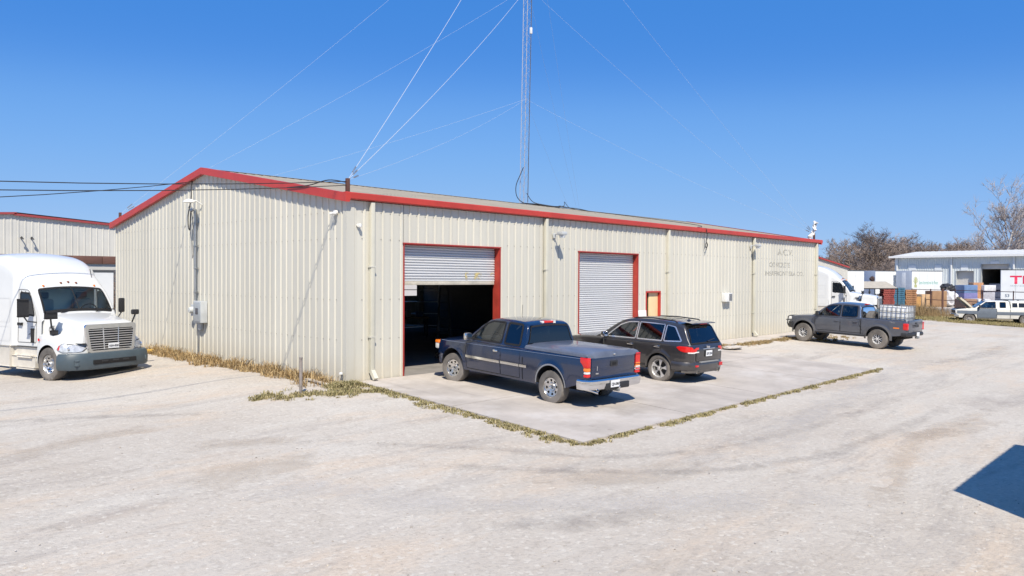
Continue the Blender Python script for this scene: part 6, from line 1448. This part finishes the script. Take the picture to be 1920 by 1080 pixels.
m_syc = mat('sycamore_bark', (.60, .56, .52), .8, var=.25, scale=1.2); m_syct = mat('sycamore_twig', (.33, .29, .275), .9, var=.3, scale=.5)
sm = tree_meshes(20, 17, 3, .60, m_syc, m_syct, .25, 13, .05, 14)
x, y = camxy(1868, 130); t = thing('sycamore_tree', 'tall bare tree with white trunk behind the steel building', 'tree', (x, y, GZ), 1.0); link('trunk', sm[0], t); link('crown', sm[1], t); t.scale = (.8, .8, .88)
for lab, x, y, s_ in (('small bare tree against the rear shed near the brown awning', 2.9, 25.0, .27), ('small bare tree at the left edge in front of the rear shed', -2.6, 24.5, .30)): tree(lab, x, y, s_, 0, None, 0)
# ------------------------------------------------------------------ radio mast on the roof
LEAN = Vector((.688, -.726, 0))*math.tan(R(.8))
TB = Vector((15.5, 8.1, 6.28)); TH_ = 24.0
mast = thing('radio_mast', 'tall thin lattice radio mast with guy wires rising from the roof', 'mast', TB)
legs = [Vector((.19*math.cos(a), .19*math.sin(a), 0)) for a in (R(43.5+90), R(43.5-90), R(43.5))]
m_mast = mat('mast_steel', (.42, .45, .52), .45, metal=.4, var=.1)
def mp(l, z): return l+Vector((LEAN.x*z, LEAN.y*z, z))
for l in legs: MB().tube([mp(l, 0), mp(l, 8), mp(l, 16), mp(l, TH_)], .022, 6).build('leg', m_mast, mast)
sec = 0; z = 0.0
while z < TH_-.1:
    q = MB()
    for k in range(int(3/.375)):
        zz = z+k*.375
        for i in range(3):
            a, b = legs[i], legs[(i+1) % 3]
            if k % 2: a, b = b, a
            q.tube([mp(a, zz), mp(b, zz+.375)], .0055, 4, cap=False)
    kind(q.build('bracing', m_mast, mast, 0, fix=False), 'stuff'); z += 3
for k, (dx, r_) in enumerate(((.02, .02), (.06, .016), (-.03, .014))):
    l = legs[1]+Vector((dx, dx, 0)); MB().tube([mp(l, .1), mp(l, 6), mp(l, 12), mp(l, TH_)], r_, 6).build('feed_cable', m_dark, mast)
MB().bevbox(-.30, .30, -.30, .30, -.14, .03, .02).build('base_plate', m_galv, mast)
l = mp(legs[1], 8.2); MB().bevbox(l.x-.05, l.x+.05, l.y-.05, l.y+.05, 8.1, 8.4, .02).build('junction_box', m_white, mast)
anch = {'front left': Vector((.12, .15, 5.25)), 'rear left': Vector((.12, W_-.15, 5.25)), 'front right': Vector((L_-.1, .15, 5.25)), 'rear right': Vector((L_-.1, W_-.15, 5.25))}
m_guy = mat('guy_wire', (.62, .64, .67), .4, metal=.3)
for nm, a in anch.items():
    for h in (5.0, 10.3, 15.4):
        s_ = mp(Vector((0, 0, 0)), h); e = a-TB; pts = [s_.lerp(e, t_/12)+Vector((0, 0, -.25*4*(t_/12)*(1-t_/12))) for t_ in range(13)]
        MB().tube(pts, .0075 if nm == 'front left' and h > 6 else .0035, 5).build('guy_wire', m_guy if nm == 'front left' and h > 6 else mat('guy_dull', (.45, .50, .58), .5), mast)
        d1 = (s_-e).normalized(); p0 = e+d1*.35; MB().tube([p0, p0+d1*.25], .018, 6).build('turnbuckle', m_galv, mast)
    p = thing('anchor_post', 'short rusty guy wire post at the %s corner of the roof' % nm, 'post', (a.x, a.y, 4.80), group='guy anchors on the roof corners')
    MB().bevbox(-.045, .045, -.045, .045, 0, .50, .008).build('post_tube', mat('post_rust', (.09, .04, .03), .8), p); MB().bevbox(-.12, .12, -.12, .12, 0, .03, .005).build('foot_plate', MATS['post_rust'], p)
# cables lying on the roof
rz_ = lambda y: zr(y)+.055
def roof_cable(label, pts, r_=.02): loose_cable('roof_cable', label, [(x, y, rz_(y)+dz) for x, y, dz in pts], r_, None, 'cable', 6)
roof_cable('thick black cable looping off the left side of the mast foot', [(15.35, 8.0, 1.7), (15.1, 7.95, 1.35), (14.75, 7.9, .8), (14.75, 7.85, .3), (15.1, 7.75, .03), (15.6, 7.5, .02), (16.0, 7.0, .03), (16.3, 6.5, .02)], .02)
roof_cable('black cable trailing down the roof from the mast foot, upper strand', [(15.6, 8.0, .5), (15.9, 7.85, .12), (16.4, 7.4, .05), (17.0, 7.0, .05), (17.3, 6.3, .08), (18.0, 6.0, .02)], .018)
roof_cable('black cable tangle trailing down the roof, lower strand', [(15.0, 7.6, .02), (15.8, 7.3, .06), (16.3, 6.7, .02), (16.8, 6.9, .10), (17.2, 6.1, .03), (17.9, 5.5, .04)], .018)
roof_cable('thin black cable loop standing up on the roof right of the mast', [(16.4, 7.2, .03), (16.9, 6.8, .12), (17.1, 6.9, .32), (17.3, 6.7, .06), (18.1, 6.2, .03), (19.2, 5.9, .02)], .013)
roof_cable('long thin black cable lying along the roof towards the far end', [(19.4, 6.2, .02), (21.0, 5.4, .02), (22.5, 4.6, .02), (23.0, 3.2, .02), (20.8, 1.6, .02), (18.1, .3, .02), (18.0, -.2, .03)], .014)
# torn white sheeting caught at the far right roof corner
q = MB(); rr = random.Random(4); rows = []
for i in range(9):
    t_ = i/8; row = []
    for j in range(7):
        u = j/6-.5; w = .75*(1-t_*.75); row.append((L_-.9+.75*t_+u*w*.9+.12*noise.noise(Vector((i*.8, j*.7, 1))), .05+u*.3*(1-t_)+.30*noise.noise(Vector((i*.7, j*.9, 4))), 4.98+t_**1.2*.95+.18*noise.noise(Vector((i*.9, j, 7)))-.12*abs(u)))
    rows.append(row)
q.grid(rows); q.v += [(x+.02, y+.02, z_-.01) for x, y, z_ in q.v]; n_ = 63; q.f += [tuple(k+n_ for k in reversed(f_)) for f_ in q.f]
tag(q.build('plastic_sheet', mat('white_plastic', (.66, .64, .62), .5, var=.1), None, 25, fix=False), 'torn white plastic sheet caught on the far right roof corner', 'plastic sheet')
# ------------------------------------------------------------------ overhead lines and their pole (left of the picture)
px_, py_ = -38.0, -.6; pole = thing('utility_pole', 'wooden utility pole carrying the lines left of the warehouse', 'pole', (px_, py_, -.2))
MB().tube([(0, 0, 0), (0, 0, 7.4)], [.16, .11], 10).build('pole_shaft', mat('pole_wood', (.12, .085, .06), .9, var=.2), pole); MB().bevbox(-.06, .06, -1.1, 1.1, 6.55, 6.67, .01).build('crossarm', MATS['pole_wood'], pole)
def line(name, label, a, b, sag, r_):
    a, b = Vector(a), Vector(b); tag(MB().tube([a.lerp(b, i/24)+Vector((0, 0, -4*sag*(i/24)*(1-i/24))) for i in range(25)], r_, 6).build(name, m_dark, None), label, 'wire')
line('overhead_line', 'upper thin overhead line reaching the roof corner post', (.12, .15, 5.22), (px_, py_, 6.3), 1.5, .010)
line('overhead_line', 'lower thin overhead line reaching the roof corner post', (.12, .15, 5.12), (px_, py_, 5.9), 1.5, .010)
line('service_drop', 'thick twisted service cable running to the gable top', (-.06, 8.95, 5.93), (px_, py_, 5.6), 2.0, .012)
loose_cable('corner_cable', 'black cable draped from the gable top along the roof edge to the corner post', [(.10, .20, 5.2), (-.1, .7, 5.28), (-.19, 1.5, 5.20), (-.20, 2.6, 5.22)], .014)
# ------------------------------------------------------------------ tank and spare wheel in the slate pickup's bed
from mathutils import Euler
GM = Euler(gp.rotation_euler).to_matrix(); 
def in_gp(v): return Vector(gp.location)+GM @ Vector(v)
tk = thing('tank', 'white caged liquid tank riding in the slate pickup bed', 'tank', in_gp((-.40, 0, .735))); tk.rotation_euler = gp.rotation_euler
MB().bevbox(-.54, .54, -.46, .46, .14, 1.10, .06).build('tank_body', mat('tank_plastic', (.74, .75, .75), .35, var=.03), tk)
MB().bevbox(-.58, .58, -.5, .5, 0, .13, .02).build('pallet_base', m_galv, tk)
MB().lathe([(0, 1.17), (.10, 1.16), (.11, 1.09)], 16, 'Z').build('cap', m_blackp, tk)
m_cage = mat('cage_steel', (.20, .205, .21), .5, metal=.3)
for z in (.16, .40, .64, .88, 1.12): MB().tube([(-.575, -.495, z), (.575, -.495, z), (.575, .495, z), (-.575, .495, z), (-.575, -.495, z)], .013, 6).build('cage_bar', m_cage, tk)
for x in [-.56+.1866*i for i in range(7)]:
    for y in (-.51, .51): MB().tube([(x, y, .1), (x, y, 1.13)], .013, 6).build('cage_bar', m_cage, tk)
for y in [-.33+.165*i for i in range(5)]:
    for x in (-.59, .59): MB().tube([(x, y, .1), (x, y, 1.13)], .013, 6).build('cage_bar', m_cage, tk)
sp = thing('spare_wheel', 'black spare wheel standing behind the slate pickup cab', 'wheel', in_gp((.50, .28, .73))); sp.rotation_euler = gp.rotation_euler
ty, ri, br = wheel_meshes(.42, .29, .215, 'spoke6', MATS['machined_wheel']); o = link('tyre', ty, sp); o.location = (0, 0, .42); o.rotation_euler = (0, 0, R(90)); o2 = link('rim', ri, sp); o2.location = (0, 0, .42); o2.rotation_euler = (0, 0, R(90))
# ------------------------------------------------------------------ small things in the yard
t = thing('pipe_post', 'short rusty steel post in the corner grass', 'post', (-1.66, -.56, g(-1.66, -.56))); MB().tube([(0, 0, -.05), (0, .005, .86)], .038, 10).build('post_tube', mat('old_pipe', (.24, .21, .19), .8, var=.25, scale=8), t); MB().lathe([(.042, .84), (.042, .87), (0, .88)], 10, 'Z').build('post_cap', MATS['old_pipe'], t)
q = MB(); q.bevbox(-.06, .06, -.6, .6, 0, .04, .006); o = q.build('board', mat('weathered_board', (.48, .43, .36), .85, var=.2, scale=5), None); o.location = (-.50, .60, .02); o.rotation_euler = (R(1), 0, R(-6)); tag(o, 'weathered pale board lying by the gable wall near the corner', 'board')
blob('yellow_cloth', 'crumpled yellow cloth lying at the foot of the gable wall', 'cloth', -.45, 11.5, .0, .26, .22, .13, mat('yellow_cloth', (.62, .40, .08), .8, var=.15), 8)
blob('concrete_lump', 'pale broken concrete lump at the slab corner by the footpath', 'rubble', 17.1, -1.9, g(17, -1.9), .5, .35, .12, m_conc, 9)
t = thing('panel_board', 'white board leaning on the wall left of the tan door', 'board', (13.36, -.06, .02)); MB().bevbox(-.24, .26, -.16, -.12, .1, 1.50, .01).build('board_face', m_white, t); t.rotation_euler = (R(-5), 0, 0)
MB().tube([(-.22, -.10, 1.45), (-.20, -.06, 1.68), (.0, -.06, 1.68)], .01, 5).build('hook', m_blackp, t); MB().bevbox(-.26, .28, -.17, -.11, .07, .11, .008).build('bottom_edge', m_blackp, t)
t = thing('vent_pipe', 'stub pipe with valve low on the front corner of the gable', 'pipe', (-.07, .10, 0)); MB().tube([(0, 0, 0), (0, 0, .22), (-.06, -.02, .26)], .03, 8).build('stub', m_galv, t); MB().lathe([(0, .30), (.05, .28), (.05, .24), (0, .23)], 10, 'Z', (-.05, -.02, 0)).build('valve', m_white, t)
# tall shed outside the picture at the right; its corner throws the shadow at the lower right
sh = thing('storage_shed', 'tall grey metal shed whose shadow falls on the gravel', 'shed', (-1.02, -16.22, -.31)); m_sh = mat('shed_sheet', (.36, .37, .38), .5, var=.06, scale=1)
for a in range(5): sheet(a*.868, (a+1)*.868, 0, 4.0, lambda u, h, z: (u, h*.5, z)).build('wall_panel', m_sh, sh, 30, fix=False)
for xx in (0, 4.34): MB().add([(xx, 0, 0), (xx, -6.2, 0), (xx, -6.2, 4.0), (xx, 0, 4.0)], [(0,1,2,3)]).build('side_wall', m_sh, sh, 0)
MB().add([(0, -6.2, 0), (4.34, -6.2, 0), (4.34, -6.2, 4), (0, -6.2, 4)], [(0,1,2,3)]).build('rear_wall', m_sh, sh, 0); MB().box(0, 4.34, -6.2, .0, 3.97, 4.0).build('roof', m_roof, sh, 0)
# ------------------------------------------------------------------ inside the workshop
t = thing('tool_chest', 'red tool chest standing inside the open bay', 'tool chest', (7.9, 9.2, .012), R(-40)); m_rc = mat('red_chest', (.35, .03, .03), .4)
MB().bevbox(-.5, .5, -.3, .3, .12, 1.3, .02).build('cabinet', m_rc, t)
for k in range(6): MB().bevbox(-.46, .46, -.33, -.29, .2+k*.18, .35+k*.18, .01).build('drawer', m_rc, t)
for x in (-.4, .4): MB().lathe([(.06, -.03), (.06, .03)], 12, 'X', (x, 0, .06), cap=True).build('castor', m_blackp, t)
t = thing('workbench', 'cluttered workbench deep inside the open bay', 'workbench', (10.6, 11.3, .012), R(-30)); MB().bevbox(-1.3, 1.3, -.4, .4, .85, .92, .01).build('bench_top', mat('bench_wood', (.25, .18, .12), .8, var=.2), t)
for x in (-1.2, 1.2):
    for y in (-.35, .35): MB().box(x-.04, x+.04, y-.04, y+.04, 0, .85).build('leg', m_blackp, t, 0)
for i, (x, y, s_, c) in enumerate(((-.9, 0, .3, (.5, .5, .5)), (-.3, .1, .22, (.4, .05, .04)), (.25, -.1, .34, (.45, .42, .36)), (.9, .05, .26, (.12, .2, .35)))):
    q = MB(); q.bevbox(-s_/2, s_/2, -s_/2, s_/2, 0, s_*.9, .02); o = q.build('parts_box', mat('parts_%d' % i, c, .6), None); o.location = Vector((10.6, 11.3, .932))+Vector((math.cos(R(-30))*x-math.sin(R(-30))*y, math.sin(R(-30))*x+math.cos(R(-30))*y, 0)); tag(o, ['pale grey', 'dark red', 'beige', 'blue'][i]+' parts box on the workbench inside the bay', 'box')
for i, (x, y, c, l_) in enumerate(((8.9, 10.8, (.03, .08, .25), 'blue'), (9.5, 10.3, (.30, .05, .04), 'red'), (7.3, 10.4, (.05, .05, .05), 'black'))):
    t = thing('oil_drum', l_+' oil drum standing inside the open bay', 'drum', (x, y, .012)); MB().lathe([(0, 0), (.29, 0), (.29, .29), (.30, .30), (.29, .31), (.29, .58), (.30, .59), (.29, .60), (.29, .88), (.27, .87), (0, .87)], 20, 'Z').build('drum_shell', mat(l_+'_drum', c, .4), t); MB().lathe([(.04, .87), (.04, .89), (0, .89)], 8, 'Z', (.18, 0, 0)).build('bung', m_galv, t)
t = thing('shelf_rack', 'steel shelf rack of parts at the back of the open bay', 'shelf', (13.2, 13.4, .012), R(-45))
for x in (-1.2, 1.2):
    for y in (-.3, .3): MB().box(x-.03, x+.03, y-.03, y+.03, 0, 2.4).build('upright', m_galv, t, 0)
for z in (.3, .9, 1.5, 2.1): MB().box(-1.2, 1.2, -.3, .3, z, z+.03).build('shelf_board', m_galv, t, 0)
t = thing('step_ladder', 'aluminium step ladder inside the open bay', 'ladder', (10.9, 8.6, .012), R(-35))
for x in (-.28, .28): MB().bar((x, -.5, 0), (x*.6, 0, 2.3), .05, .03).build('rail', mat('dull_ladder', (.16, .16, .16), .6), t, 0); MB().bar((x, .5, 0), (x*.6, 0, 2.3), .04, .03).build('rear_rail', mat('dull_ladder', (.16, .16, .16), .6), t, 0)
for k in range(6): f_ = (k+1)/7; MB().bar((-.28*(1-.4*f_), -.5*(1-f_), 2.3*f_), (.28*(1-.4*f_), -.5*(1-f_), 2.3*f_), .08, .025).build('step', mat('dull_ladder', (.16, .16, .16), .6), t, 0)
t = box_body('box_trailer', 'white box seen through the rear opening of the open bay', 7.0, 2.5, .9, 3.6, (19.0, 23.2, 0), R(180), m_twhite, m_twhite)
